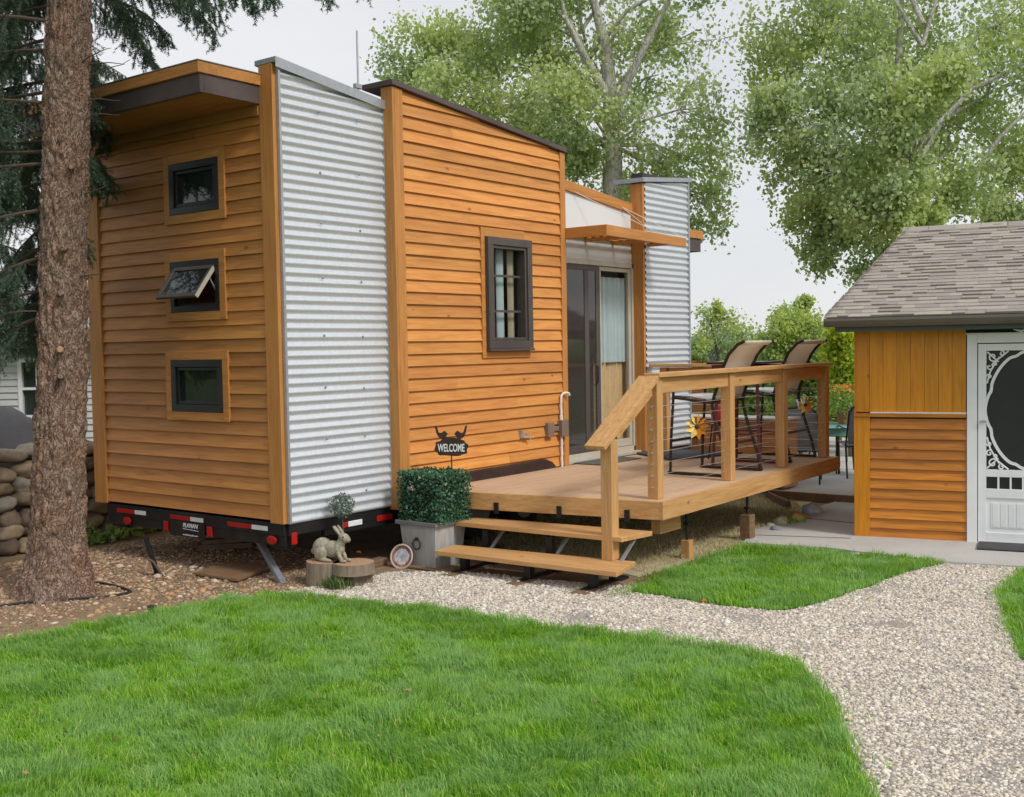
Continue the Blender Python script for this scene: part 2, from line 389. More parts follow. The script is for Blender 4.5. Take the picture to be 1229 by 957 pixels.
m_straw = ground_mat('dry_yard', [(.3, (.36,.29,.18)), (.5, (.52,.43,.29)), (.72, (.64,.56,.40))], 2.5, 40)
m_lawnb = ground_mat('lawn_soil', [(.3, (.05,.13,.015)), (.6, (.08,.2,.025)), (.75, (.12,.25,.04))], 2.5, 60)
m_gravb = ground_mat('gravel_bed', [(.3, (.32,.29,.25)), (.5, (.46,.42,.37)), (.72, (.56,.52,.46))], 3, 70, .8, [(0, (.12,.1,.09)), (.5, (.3,.27,.23)), (1, (.5,.47,.42))])
m_conc = ground_mat('concrete', [(.3, (.42,.41,.385)), (.55, (.50,.49,.465)), (.75, (.57,.56,.54))], 1.6, 50, .25)
m_mortar = plain('mortar', (.13,.12,.10), .95, bumpk=.6)

# ------------------------------------------------------------------ ground and paths
def poly_noise(pts, step=.12, amp=.03, seed=0):
    out = []
    n = len(pts)
    for i in range(n):
        a = V(pts[i]).to_2d(); b = V(pts[(i+1) % n]).to_2d(); k = max(1, int((b-a).length/step)); k = min(k, 60)
        for j in range(k):
            p = a.lerp(b, j/k); q = noise.noise_vector(V((p.x*2.5, p.y*2.5, seed)))*amp + noise.noise_vector(V((p.x*9, p.y*9, seed)))*amp*.5
            out.append((p.x+q.x, p.y+q.y))
    return out
def sheet(name, pts, z, mat, seed=0, amp=.03, thick=0):
    mb = MB()
    pp = poly_noise(pts, .12, amp, seed) if amp else [tuple(p) for p in pts]
    if thick: mb.prism([(x, y, z-thick) for x, y in pp], (0, 0, thick))
    else: mb.add([(x, y, z) for x, y in pp], [tuple(range(len(pp)))])
    o = mb.build(name, mat, recalc=bool(thick))
    if not thick and o.data.polygons[0].normal.z < 0: o.data.flip_normals()
    return tag(o, kind='structure')
g = MB(); g.add([(-400,-400,0),(400,-400,0),(400,400,0),(-400,400,0)], [(0,1,2,3)]); tag(g.build('ground', m_ground, recalc=False), kind='structure')
sheet('dirt_yard', [(-6,.2),(-2.6,-.15),(-.3,-.7),(1.3,-2.6),(3.3,-2.2),(6.6,-2.1),(12,0),(12,4.5),(-6,4.5)], .004, m_dirt, 1)
sheet('dry_yard', [(1.7,-2.2),(3.4,-2.25),(6.1,-1.85),(9,-.5),(9,3),(3.8,2.6),(2.2,-.6)], .008, m_straw, 2)
GRAV = [(-.5,-.08),(.3,-.35),(.75,-.35),(1.1,-.9),(1.35,-2.35),(2.4,-2.5),(3.6,-3.2),(3.75,-5.4),(2.2,-8.5),(-2.6,-9),(-2.3,-5.6),(-.9,-4.4),(-.35,-3.3),(-.5,-.7)]
sheet('gravel_path', GRAV, .012, m_gravb, 3)
LAWN1 = [(-6.5,.75),(-2.33,.07),(-1.754,.064),(-1.193,-.03),(-.70,-.10),(-.378,-.271),(-.2,-1.138),(-.055,-2.159),(.062,-3.366),(.121,-3.893),(.041,-4.237),(-.451,-4.624),(-1.034,-4.929),(-1.507,-5.192),(-2.4,-5.9),(-3.2,-9),(-9,-9),(-9,.9)]
LAWN2 = [(1.213,-2.434),(1.934,-2.34),(3.253,-2.333),(3.45,-3.1),(3.50,-4.03),(2.849,-3.879),(1.747,-3.768),(1.208,-3.60),(1.15,-3.063)]
LAWN3 = [(3.5,-4.62),(2.6,-4.67),(1.511,-4.99),(.869,-5.236),(.3,-5.9),(.2,-8.5),(4.1,-8.5),(3.7,-5.0)]
lawns = []
for i, (L, nm) in enumerate(((LAWN1,'lawn'),(LAWN2,'lawn'),(LAWN3,'lawn'))):
    sheet(nm, L, .018+.001*i, m_lawnb, 5+i); lawns.append(np.array(poly_noise(L, .12, .03, 5+i)))
PATH = [(3.455,-2.25),(4.13,-2.044),(5.892,-1.964),(6.42,-1.97),(6.42,-3.6),(4.7,-4.4),(5.2,-8),(3.92,-8),(3.62,-4.62),(3.49,-4.0),(3.60,-3.0)]
sheet('concrete_path', PATH, .03, m_conc, amp=0, thick=.08)
# joints in the slabs: thin dark strips of dirt
jt = MB()
for a, b in (((3.85,-2.13),(4.15,-3.0)), ((5.1,-2.02),(5.0,-2.86))):
    a, b = V((*a, .0325)), V((*b, .0325)); jt.beam(a, b, .012, .004)
tag(jt.build('path_joint', m_mortar), kind='structure')
sheet('patio', [(6.46,-1.1),(6.46,-4.2),(14,-6),(14,1.2),(8.2,1.2)], .10, m_conc, amp=0, thick=.14)

def in_poly(P, poly):
    x, y = P[:,0], P[:,1]; inside = np.zeros(len(P), bool); n = len(poly); j = n-1
    for i in range(n):
        xi, yi = poly[i]; xj, yj = poly[j]
        c = ((yi > y) != (yj > y)) & (x < (xj-xi)*(y-yi)/(yj-yi+1e-12)+xi); inside ^= c; j = i
    return inside
RMn = np.array(RM); Cn = np.array(CAMP)
def frame_px(P3):
    v = (P3-Cn) @ RMn; return np.stack([_c[0]+F*v[:,0]/v[:,2], _c[1]+F*v[:,1]/v[:,2], v[:,2]], 1)
def scatter(poly, dens, margin=160, far_dens=.12):
    lo, hi = poly.min(0), poly.max(0); n = int((hi-lo).prod()*dens)
    P = rng.uniform(lo, hi, (n, 2)); P = P[in_poly(P, poly)]
    q = frame_px(np.c_[P, np.zeros(len(P))])
    vis = (q[:,2] > .5) & (q[:,0] > -margin) & (q[:,0] < 1229+margin) & (q[:,1] < 957+margin)
    dist = np.hypot(P[:,0]-CAMP.x, P[:,1]-CAMP.y)
    keep = vis | ((rng.random(len(P)) < far_dens) & (dist < 8))
    return P[keep]
def nz(P, s, seed=0):
    return np.array([noise.noise(V((p[0]*s, p[1]*s, seed))) for p in P])
def blades(name, P, z, h, w, mat, lean=.5, hvar=.35):
    n = len(P); cl = nz(P[:, :2], 2.6, 3)*.7+nz(P[:, :2], 8.0, 4)*.7
    hh = h*(1+cl*1.1)*(1+rng.normal(0, hvar*.6, n)); hh = np.clip(hh, h*.3, h*2)
    ang = rng.uniform(0, 2*PI, n); la = rng.uniform(0, 2*PI, n)*.6 + nz(P[:, :2], 1.6, 8)*5
    le = np.abs(rng.normal(0, lean, n))+.15
    side = np.stack([np.cos(ang), np.sin(ang), np.zeros(n)], 1)*(w/2)*rng.uniform(.6, 1.3, (n, 1))
    ld = np.stack([np.cos(la), np.sin(la), np.zeros(n)], 1)
    b = np.c_[P[:, :2], np.full(n, z)]; up = np.array([0, 0, 1.0])
    m = b + up*(hh*.55)[:, None] + ld*(hh*le*.3)[:, None]
    t = b + up*(hh*(1-.25*le.clip(0, 1.5)))[:, None] + ld*(hh*le*.95)[:, None]
    Vv = np.stack([b-side, b+side, m+side*.8, m-side*.8, t], 1).reshape(-1, 3)
    o = np.arange(n)[:, None]*5
    Fq = np.concatenate([o+[0,1,2], o+[0,2,3], o+[3,2,4]], 0)
    return np_mesh(name, Vv, Fq, mat)
for i, (L, d) in enumerate(zip(lawns, (17000, 13000, 10000))):
    P = scatter(L, d)
    thin = nz(P, 1.7, 21)+.5*nz(P, 6.0, 22)+rng.normal(0, .12, len(P)); P = P[thin > -.52]
    jit = np.where(rng.random((len(P), 1)) < .10, .075, .02); P = P+rng.normal(0, 1, P.shape)*jit
    o = blades('lawn_grass', P, .018, (.055, .05, .055)[i], .0042, m_grass)
    tag(o, ('broad green lawn of fine grass in front of the gravel', 'green lawn strip beside the deck and the slab path', 'green lawn corner by the edge of the gravel')[i], 'grass', kind='stuff')
# icosphere bases
def ico(sub):
    bm = bmesh.new(); bmesh.ops.create_icosphere(bm, subdivisions=sub, radius=1)
    v = np.array([x.co[:] for x in bm.verts]); f = np.array([[q.index for q in x.verts] for x in bm.faces]); bm.free(); return v, f
ICO1, ICO2 = ico(1), ico(2)
def stones(name, P, z, r, flat, mat, base=ICO1, jit=.18, parent=None):
    n = len(P); v, f = base; k = len(v)
    rr = r*np.exp(rng.normal(0, .35, n))
    S = np.stack([rr*rng.uniform(.8, 1.4, n), rr*rng.uniform(.6, 1.0, n), rr*flat*rng.uniform(.7, 1.2, n)], 1)
    a = rng.uniform(0, 2*PI, n); ca, sa = np.cos(a), np.sin(a)
    W = v[None]*(1+rng.normal(0, jit, (n, k, 1)))*S[:, None]
    X = W[..., 0]*ca[:, None]-W[..., 1]*sa[:, None]; Y = W[..., 0]*sa[:, None]+W[..., 1]*ca[:, None]
    zz = z if np.ndim(z) else np.full(n, z)
    O = np.stack([X+P[:, 0:1], Y+P[:, 1:2], W[..., 2]+(zz+S[:, 2]*.35)[:, None]], 2).reshape(-1, 3)
    Fq = (f[None]+(np.arange(n)*k)[:, None, None]).reshape(-1, 3)
    return np_mesh(name, O, Fq, mat, parent, smooth=False)
gp = scatter(np.array(poly_noise(GRAV, .12, .05, 3)), 9000, 60, .04)
for L in lawns: gp = gp[~in_poly(gp, L) | (rng.random(len(gp)) < .03)]
gp = gp[(nz(gp, 1.5, 31)+.6*nz(gp, 5.0, 32)+rng.normal(0, .25, len(gp))) > -.45]
o = stones('gravel', gp, .010, .0076, .6, m_peb); tag(o, 'grey and tan crushed gravel covering the path', 'gravel', kind='stuff')
DIRT = np.array([(-5,.25),(-2.33,.12),(-1.2,.02),(-.35,-.2),(.4,-.3),(1.0,.5),(1.6,2.8),(-4,3.0)])
dp = scatter(DIRT, 330, 60, .2); w = nz(dp, 1.3, 2)+nz(dp, .6, 9); dp = dp[(w+rng.normal(0, .3, len(dp))) > -.12]
dp = dp[~in_poly(dp, lawns[0])]
dp = dp[(dp[:,0] < .3) | (rng.random(len(dp)) < .3)]
o = stones('river_stones', dp, .002, .019, .5, m_rock); tag(o, 'brown and tan river stones strewn over the dirt by the tree', 'stones', kind='stuff')
dp2 = scatter(DIRT, 2600, 60, .1); dp2 = dp2[~in_poly(dp2, lawns[0])]; dp2 = dp2[(nz(dp2, 1.1, 5)+rng.normal(0, .2, len(dp2))) > -.05]
o = stones('dirt_litter', dp2, .004, .0075, .5, m_rock); tag(o, 'fine brown grit and bark litter on the dirt', 'litter', kind='stuff')
DRY = np.array([(1.9,-2.15),(3.4,-2.2),(5.8,-1.85),(7.5,-.8),(7,1.5),(3.2,1.5),(2.0,-.3)])
o = blades('dry_grass', scatter(DRY, 2600, 30, 0), .008, .035, .005, m_dry, lean=1.1); tag(o, 'matted straw coloured grass beneath the deck', 'dry grass', kind='stuff')
EDGE = np.array([(.95,-2.35),(1.9,-2.2),(3.3,-2.2),(3.3,-2.45),(1.9,-2.45),(1.1,-2.6)])
o = blades('weeds', scatter(EDGE, 1800, 30, 0), .008, .04, .005, m_grass, lean=.8); tag(o, 'low green weeds along the deck side of the lawn strip', 'weeds', kind='stuff')
# fallen leaves lying on the lawn
def leaf_obj(name, x, y, z, s, mat, rz, label, group):
    mb = MB(); pts = []
    for i in range(11):
        a = 2*PI*i/11; rr = s*(1 if i % 2 else .55); pts.append((rr*math.cos(a), rr*math.sin(a)*.8, .25*s*math.sin(a*2)+s*.25))
    mb.add(pts+[(0,0,0)], [(i, (i+1) % 11, 11) for i in range(11)])
    o = mb.build(name, mat, recalc=False); o.location = (x, y, z); o.rotation_euler = (random.uniform(-.4,.4), random.uniform(-.4,.4), rz); tag(o, label, 'leaf', group); return o
m_dleaf = plain('dead_leaf', (.36,.22,.11), .8, var=.4)
def gnd(px, py, z=0.0):
    d = RM @ V((px-_c[0], py-_c[1], F)); return CAMP + d*((z-CAMP.z)/d.z)
first = None
for px, py in ((42,858),(170,776),(137,890),(490,831),(716,845),(395,912),(455,885),(262,845),(660,768),(366,882),(30,930)):
    p = gnd(px, py, .05)
    if first is None: first = leaf_obj('fallen_leaf', p.x, p.y, .055, .022, m_dleaf, 1, 'small curled brown leaf lying on the green lawn', 'fallen leaves on the lawn')
    else:
        c = first.copy(); COL.objects.link(c); c.location = (p.x, p.y, .055); c.rotation_euler = (random.uniform(-.5,.5), random.uniform(-.5,.5), random.random()*6); c.scale = [random.uniform(.7,1.3)]*3
for k, (px, py, lb) in enumerate(((431,672,'orange autumn leaf standing against the stump slab'), (436,686,'orange autumn leaf flat on the gravel by the stump'), (843,727,'pale orange leaf on the gravel below the lawn strip'))):
    p = gnd(px, py); leaf_obj('autumn_leaf', p.x, p.y, .03+.03*(k == 0), .035, m_orange, k, lb, 'orange leaves near the stump' if k < 2 else None)

# ------------------------------------------------------------------ tiny house
house = thing('tiny_house', 'cedar sided tiny house on a black trailer with corrugated metal corner panels', 'tiny house')
class Fr:
    "wall frame: origin, along, outward normal"
    def __init__(s, O, u, n): s.O, s.u, s.n = V(O), V(u), V(n)
    def P(s, a, z, o=0): return s.O + s.u*a + V((0,0,z)) + s.n*o
    def box(s, mb, a0, a1, z0, z1, o0, o1):
        return mb.hexa([s.P(a0,z0,o0), s.P(a1,z0,o0), s.P(a1,z0,o1), s.P(a0,z0,o1), s.P(a0,z1,o0), s.P(a1,z1,o0), s.P(a1,z1,o1), s.P(a0,z1,o1)])
def wall_core(mb, fr, a0, a1, z0, z1, holes, o0, o1):
    xs = sorted({a0, a1, *[h[0] for h in holes], *[h[1] for h in holes]}); zs = sorted({z0, z1, *[h[2] for h in holes], *[h[3] for h in holes]})
    for i in range(len(xs)-1):
        for j in range(len(zs)-1):
            cx, cz = (xs[i]+xs[i+1])/2, (zs[j]+zs[j+1])/2
            if not any(h[0] < cx < h[1] and h[2] < cz < h[3] for h in holes): fr.box(mb, xs[i], xs[i+1], zs[j], zs[j+1], o0, o1)
def lap(mb, fr, a0, a1, z0, z1, e, holes, splits=True, t=.030):
    z = z0; k = 0
    while z < z1-1e-4:
        zt = z+e; segs = [(a0, a1)]
        for h in holes:
            if zt > h[2] and z < h[3]:
                ns = []
                for s in segs:
                    if h[0] > s[0] and h[1] < s[1]: ns += [(s[0], h[0]), (h[1], s[1])]
                    else: ns.append(s)
                segs = ns
        out = []
        for s in segs:
            if splits and s[1]-s[0] > 1.6 and random.random() < .35:
                c = random.uniform(s[0]+.5, s[1]-.5); out += [(s[0], c-.001), (c+.001, s[1])]
            else: out.append(s)
        for s0, s1 in out:
            j = random.uniform(-.0015, .0015); tt = t+random.uniform(-.002, .002)
            mb.hexa([fr.P(s0,z+j,.004), fr.P(s1,z+j,.004), fr.P(s1,z+j,tt), fr.P(s0,z+j,tt),
                     fr.P(s0,zt,.002), fr.P(s1,zt,.002), fr.P(s1,zt,.007), fr.P(s0,zt,.007)])
        z = zt; k += 1
def corrugated(mb, fr, a0, a1, z0, z1, per=.073, amp=.011, o=.016):
    n = int((z1-z0)/per*12); vs = []
    for i in range(n+1):
        z = z0+(z1-z0)*i/n; off = o+amp*math.sin(2*PI*(z-z0)/per)
        vs += [fr.P(a0, z, off), fr.P((a0+a1)/2, z, off), fr.P(a1, z, off)]
    mb.add(vs, [(3*i+j, 3*i+j+1, 3*i+j+4, 3*i+j+3) for i in range(n) for j in (0, 1)])
def window(parent, fr, a0, a1, z0, z1, mat, fw=.045, depth=.03, muntins=(), curtain=None, trim=None, trimw=.07, gm=None, inner=.03, sash=True, back=None):
    w = MB()
    for s in ((a0,a1,z0,z0+fw),(a0,a1,z1-fw,z1),(a0,a0+fw,z0+fw,z1-fw),(a1-fw,a1,z0+fw,z1-fw)): fr.box(w, *s, -.05, depth)
    if sash:
        g_ = fw+.002; h = .028
        for s in ((a0+g_,a1-g_,z0+g_,z0+g_+h),(a0+g_,a1-g_,z1-g_-h,z1-g_),(a0+g_,a0+g_+h,z0+g_+h,z1-g_-h),(a1-g_-h,a1-g_,z0+g_+h,z1-g_-h)): fr.box(w, *s, -.04, depth-.016)
    wo = w.build('window', mat, parent, bevel=.003)
    p = MB(); fr.box(p, a0+fw, a1-fw, z0+fw, z1-fw, -.012, -.006); p.build('pane', gm or g_dark, wo)
    for k, mz in enumerate(muntins):
        q = MB(); fr.box(q, a0+fw, a1-fw, mz-.011, mz+.011, -.016, .004); q.build('muntin', mat, wo)
    if trim:
        t = MB(); w2 = trimw
        for s in trim: fr.box(t, *s)
        t.build('window_trim', w_trX if abs(fr.u.x) > .5 else w_trY, wo, bevel=.002)
    if curtain:
        c0, c1, cm = curtain; c = MB(); n = 40; vs = []
        for i in range(n+1):
            a = c0+(c1-c0)*i/n; off = -.12+.018*math.sin(i*1.15)+.008*math.sin(i*.37)
            vs += [fr.P(a, z0, off), fr.P(a, z1, off)]
        c.add(vs, [(2*i, 2*i+2, 2*i+3, 2*i+1) for i in range(n)]); c.build('curtain', cm, wo, recalc=False, smooth=True)
    return wo
WD = 2.60
fe = Fr((0,0,0), (0,1,0), (-1,0,0))            # end wall
fc = Fr((0,0,0), (1,0,0), (0,-1,0))            # long wall, metal part and door
fb = Fr((0,-.1,0), (1,0,0), (0,-1,0))          # long wall, cedar bump
fk = Fr((0,-.15,0), (1,0,0), (0,-1,0))         # far metal bump
WIN = [(.68,1.335,3.015,3.44),(.705,1.355,2.194,2.62),(.70,1.385,1.353,1.79)]
holes = [(a+.07, b-.07, c+.07, d-.07) for a, b, c, d in WIN]
mb = MB(); wall_core(mb, fe, .02, 2.58, .5, 3.99, holes, -.12, 0)
mb.build('wall_end', m_dint, house)
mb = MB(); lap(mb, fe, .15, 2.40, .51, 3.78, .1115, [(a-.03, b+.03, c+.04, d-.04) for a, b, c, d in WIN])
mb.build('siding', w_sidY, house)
mb = MB(); fe.box(mb, .002, .158, .485, 4.08, -.02, .036); mb.build('corner_trim', w_trZ, house, bevel=.003)
mb = MB(); fe.box(mb, 2.40, 2.44, .49, 3.9, 0, .040); mb.build('corner_trim', w_trZ, house, bevel=.003)
mb = MB(); fe.box(mb, 2.442, 2.60, .485, 4.0, -.02, .034); mb.build('corner_trim', w_trZ, house, bevel=.003)
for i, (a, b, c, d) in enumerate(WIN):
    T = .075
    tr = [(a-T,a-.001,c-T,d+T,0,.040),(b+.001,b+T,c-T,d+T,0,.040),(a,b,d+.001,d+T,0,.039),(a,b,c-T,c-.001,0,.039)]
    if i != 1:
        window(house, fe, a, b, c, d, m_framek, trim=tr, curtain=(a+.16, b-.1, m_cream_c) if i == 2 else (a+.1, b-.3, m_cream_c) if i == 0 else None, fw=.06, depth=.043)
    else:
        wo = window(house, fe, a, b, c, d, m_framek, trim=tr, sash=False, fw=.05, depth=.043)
        pn = [x for x in COL.objects if x.parent == wo and x.name.startswith('pane')][0]; bpy.data.objects.remove(pn)
        # open awning sash hinged at the top
        ang = math.radians(37); L = d-c-.10; zt = d-.055; s0, s1 = a+.055, b-.055
        def sp(s, l, o): return fe.P(s, zt - l*math.cos(ang) - o*math.sin(ang)*-1, .03 + l*math.sin(ang) + o*math.cos(ang))
        fr_ = MB()
        def sb(m_, x0, x1, l0, l1, o0, o1): m_.hexa([sp(x0,l0,o0), sp(x1,l0,o0), sp(x1,l0,o1), sp(x0,l0,o1), sp(x0,l1,o0), sp(x1,l1,o0), sp(x1,l1,o1), sp(x0,l1,o1)])
        e_ = .038
        for q in ((s0,s1,0,e_),(s0,s1,L-e_,L),(s0,s0+e_,e_,L-e_),(s1-e_,s1,e_,L-e_)): sb(fr_, *q, -.012, .014)
        so = fr_.build('open_sash', m_frame, wo, bevel=.002)
        q = MB(); sb(q, s0+e_, s1-e_, e_, L-e_, 0, .004); q.build('sash_pane', g_dark, wo)
        q = MB(); q.beam(sp(s0+.01, L*.35, -.015), fe.P(s0+.01, c+.13, .0), .012, .008); q.beam(sp(s1-.01, L*.35, -.015), fe.P(s1-.01, c+.13, .0), .012, .008); q.build('stay_arm', m_galv, wo)
        q = MB(); sb(q, s0-.001, s0+.006, .02, L, -.017, .016); q.build('sash_edge_light', m_cream, wo)  # pale strip: light caught by the sash edge, put into the colour
# corrugated corner panel
def slope_cut(p, q):
    p, q = V(p), V(q); d = (q-p).normalized(); n = V((-d.z, 0, d.x)); n = n if n.z > 0 else -n; return (p, n)
mb = MB(); corrugated(mb, fc, .022, 1.19, .482, 4.15)
mb.build('corrugated_panel', m_corr, house, smooth=True, recalc=False, cuts=[slope_cut((0,0,4.07), (1.18,0,3.94))])
mb = MB(); fc.box(mb, .0, .022, .485, 4.08, .001, .032); fc.box(mb, 1.166, 1.186, .485, 3.95, .001, .03)
mb.build('edge_flashing', m_galv, house)
mb = MB()
for z in np.arange(.66, 3.95, .44):
    for a in (.42, .86): mb.lathe(fc.P(a, z+random.uniform(-.03,.03), .027), [(.010,0),(.010,.006),(.004,.010)], 8, Matrix.Rotation(PI/2, 3, 'X'))
mb.build('panel_screws', m_legs, house)
mb = MB(); wall_core(mb, fc, 0, 1.2, .5, 3.9, [], -.12, 0); mb.build('wall_front', m_dint, house)
mb = MB()      # metal cap, sloping
mb.hexa([(-.035,-.045,4.085),(1.185,-.045,3.935),(1.185,.20,3.935),(-.035,.20,4.085),(-.035,-.045,4.125),(1.185,-.045,3.975),(1.185,.20,3.975),(-.035,.20,4.125)])
mb.hexa([(-.038,-.05,4.045),(1.185,-.05,3.90),(1.185,-.047,3.90),(-.038,-.047,4.045),(-.038,-.05,4.125),(1.185,-.05,3.975),(1.185,-.047,3.975),(-.038,-.047,4.125)])
mb.build('parapet_cap', m_galv, house, bevel=.003)
# cedar bump with window
W4 = (2.40, 3.10, 1.84, 2.90)
mb = MB(); wall_core(mb, fb, 1.2, 3.74, .5, 3.75, [(2.47,3.03,1.91,2.83)], -.10, 0); mb.box((1.2,0,3.75),(3.74,.002,3.8))
mb.build('wall_bump', m_dint, house)
ct = slope_cut((1.2,0,4.09), (3.74,0,3.845))
mb = MB(); lap(mb, fb, 1.30, 3.67, .505, 4.2, .1085, [(W4[0]-.03, W4[1]-.01, W4[2]+.05, W4[3]-.05)])
mb.build('siding', w_sidX, house, cuts=[ct])
mb = MB(); wall_core(mb, fb, 1.2, 3.74, 3.745, 4.2, [], -.10, 0); mb.build('parapet', m_dint, house, cuts=[ct])
for q in ((1.2,1.30,.455),(3.668,3.742,.5)):
    mb = MB(); fb.box(mb, q[0], q[1], q[2], 4.2, 0, .036); mb.build('corner_trim', w_trZ, house, bevel=.003, cuts=[ct])
for q in (((1.172,-.135,.455),(1.199,-.002,4.2)), ((3.743,-.13,.5),(3.765,-.002,4.2))):
    mb = MB(); mb.box(*q); mb.build('corner_trim', w_trZ, house, bevel=.002, cuts=[ct])
mb = MB(); mb.hexa([(1.15,-.16,4.10),(3.77,-.16,3.85),(3.77,.20,3.85),(1.15,.20,4.10),(1.15,-.16,4.145),(3.77,-.16,3.895),(3.77,.20,3.895),(1.15,.20,4.145)])
mb.build('parapet_cap', m_dark, house, bevel=.003)
a, b, c, d = W4
tr = [(a-.055,a-.002,c-.09,d+.085,0,.037),(a,3.03,d+.003,d+.085,0,.037),(a,b+.0,c-.09,c-.028,0,.037)]
wo = window(house, fb, a, b, c, d, m_frame, fw=.075, depth=.078, muntins=(c+.36, c+.70), trim=tr, gm=g_win)
mb = MB()
vs = []
for (x0, x1, mt) in ((2.72,2.84,m_curtain),(2.90,3.0,m_cream_c)):
    q = MB(); vs = []
    for i in range(25):
        xx = x0+(x1-x0)*i/24; vs += [fb.P(xx, c, -.09+.014*math.sin(i*1.3)), fb.P(xx, d, -.09+.014*math.sin(i*1.3))]
    q.add(vs, [(2*i, 2*i+2, 2*i+3, 2*i+1) for i in range(24)]); q.build('curtain', mt, wo, recalc=False, smooth=True)
mb = MB(); fb.box(mb, a-.005, b+.0, c-.026, c-.002, .001, .095); mb.build('sill', m_frame, wo, bevel=.003)
# fender box under the bump, spigot, electrical box, conduit
mb = MB()
pts = [(2.05,.52),(2.05,.66),(2.15,.70),(3.33,.705),(3.44,.67),(3.52,.60),(3.52,.52)]
mb.prism([(x,-.15,z) for x, z in pts], (0,.10,0)); mb.build('fender', m_iron, house, bevel=.01)
mb = MB(); mb.cbox(fb.P(2.92,.99,.035), (.035,.04,.075)); mb.tube([fb.P(2.92,.965,.04), fb.P(2.99,.955,.06), fb.P(3.03,.95,.06), fb.P(3.035,.925,.062)], .011); mb.tube([fb.P(2.985,.955,.06), fb.P(2.985,.985,.06)], .006); mb.cbox(fb.P(2.985,.99,.06), (.045,.012,.01))
mb.build('spigot', m_galv, house, smooth=True)
mb = MB(); fb.box(mb, 3.34, 3.45, .93, 1.075, .012, .07); fb.box(mb, 3.56, 3.68, .92, 1.09, .03, .09); fb.box(mb, 3.45, 3.56, .98, 1.03, .02, .05)
mb.build('electrical_box', m_greybox, house, bevel=.006)
mb = MB(); mb.tube([fb.P(3.60,.6,.05), fb.P(3.60,.92,.05)], .013)
mb.tube([fb.P(3.60,1.08,.05), fb.P(3.60,1.28,.05), fb.P(3.605,1.335,.05), fb.P(3.63,1.362,.055), fb.P(3.67,1.37,.065), fb.P(3.70,1.36,.08), fb.P(3.71,1.34,.08)], .013)
mb.tube([fb.P(3.60,1.08,.05), fb.P(3.60,1.14,.05)], .018)
mb.build('conduit', m_pvc, house, smooth=True)
# overhang roof at the end
mb = MB(); mb.box((-.56,.165,3.785),(-.0,2.60,3.80)); mb.box((-.046,.166,3.70),(-.031,2.39,3.784)); mb.build('soffit_and_shade_strip', w_soff, house)  # second board is an added dark strip for the overhang's shade
mb = MB(); mb.box((-.60,.15,3.785),(-.56,2.62,3.925)); mb.box((-.56,.15,3.785),(-.001,.164,3.925)); mb.box((-.56,2.601,3.785),(-.001,2.62,3.925))
mb.build('fascia', m_dark, house, bevel=.003)
mb = MB(); mb.box((-.625,.135,3.927),(.0,2.64,4.01)); mb.build('roof_edge', w_trY, house, bevel=.003)
mb = MB(); mb.box((-.63,.13,4.012),(.0,2.645,4.02)); mb.build('roof_cap', m_plrim, house)
# middle section: rake, white panel, sliding door
mb = MB(); mb.hexa([(3.745,-.03,3.515),(5.3,-.03,3.36),(5.3,.02,3.36),(3.745,.02,3.515),(3.745,-.03,3.625),(5.3,-.03,3.47),(5.3,.02,3.47),(3.745,.02,3.625)])
mb.build('rake_board', w_trX, house, bevel=.003)
mb = MB(); mb.hexa([(3.745,-.004,2.90),(5.33,-.004,2.80),(5.33,.08,2.80),(3.745,.08,2.90),(3.745,-.004,3.514),(5.33,-.004,3.358),(5.33,.08,3.358),(3.745,.08,3.514)])
mb.build('white_panel', m_whitep, house)
mb = MB(); mb.box((3.766,-.010,2.79),(5.34,.05,2.90)); mb.build('door_header', m_whitep, house, bevel=.003)
sd = MB()
X0, X1, Z0, Z1 = 3.77, 5.34, .63, 2.79
for q in ((X0,X1,Z1-.06,Z1),(X0,X1,Z0,Z0+.06),(X0,X0+.045,Z0,Z1),(X1-.10,X1-.05,Z0,Z1)): sd.box((q[0],-.03,q[2]),(q[1],.08,q[3]))
sd = sd.build('sliding_door', m_cream, house, bevel=.004)
mb = MB(); mb.box((X1-.048,-.02,Z0),(X1,.07,Z1-.01)); mb.build('dark_jamb', m_framek, sd)
mb = MB(); mb.box((X1+.003,-.03,Z0),(X1+.045,.05,Z1+.1)); mb.build('white_jamb', m_white, sd)
XM = 4.56
mb = MB()
for q in ((X0+.05,XM-.001,Z0+.065,Z0+.15),(X0+.05,XM-.001,Z1-.12,Z1-.065),(X0+.05,X0+.12,Z0+.15,Z1-.12),(XM-.30,XM-.22,Z0+.15,Z1-.12),(XM-.075,XM-.001,Z0+.15,Z1-.12)): mb.box((q[0],-.024,q[2]),(q[1],.0,q[3]))
mb.build('screen_frame', m_doorgrey, sd, bevel=.003)
mb = MB(); mb.box((X0+.12,-.016,Z0+.15),(XM-.075,-.012,Z1-.12)); mb.build('screen_mesh', glass('screen_panel', tint=(.055,.047,.045), clear=.3, rough=.06), sd)
mb = MB(); mb.box((XM+.001,-.028,Z0+.065),(XM+.022,.03,Z1-.065))
for q in ((XM+.022,X1-.101,Z0+.065,Z0+.15),(XM+.022,X1-.101,Z1-.11,Z1-.065),(X1-.15,X1-.101,Z0+.15,Z1-.11)): mb.box((q[0],-.01,q[2]),(q[1],.03,q[3]))
mb.build('door_leaf_frame', m_cream, sd, bevel=.003)
mb = MB(); mb.box((XM+.022,.006,Z0+.15),(X1-.15,.012,Z1-.11)); mb.build('door_glass', g_win, sd)
mb = MB(); mb.tube([(XM-.12,-.03,1.42),(XM-.10,-.055,1.45),(XM-.10,-.055,1.62),(XM-.12,-.03,1.65)], .009); mb.build('door_handle', m_framek, sd, smooth=True)
q = MB(); vs = []
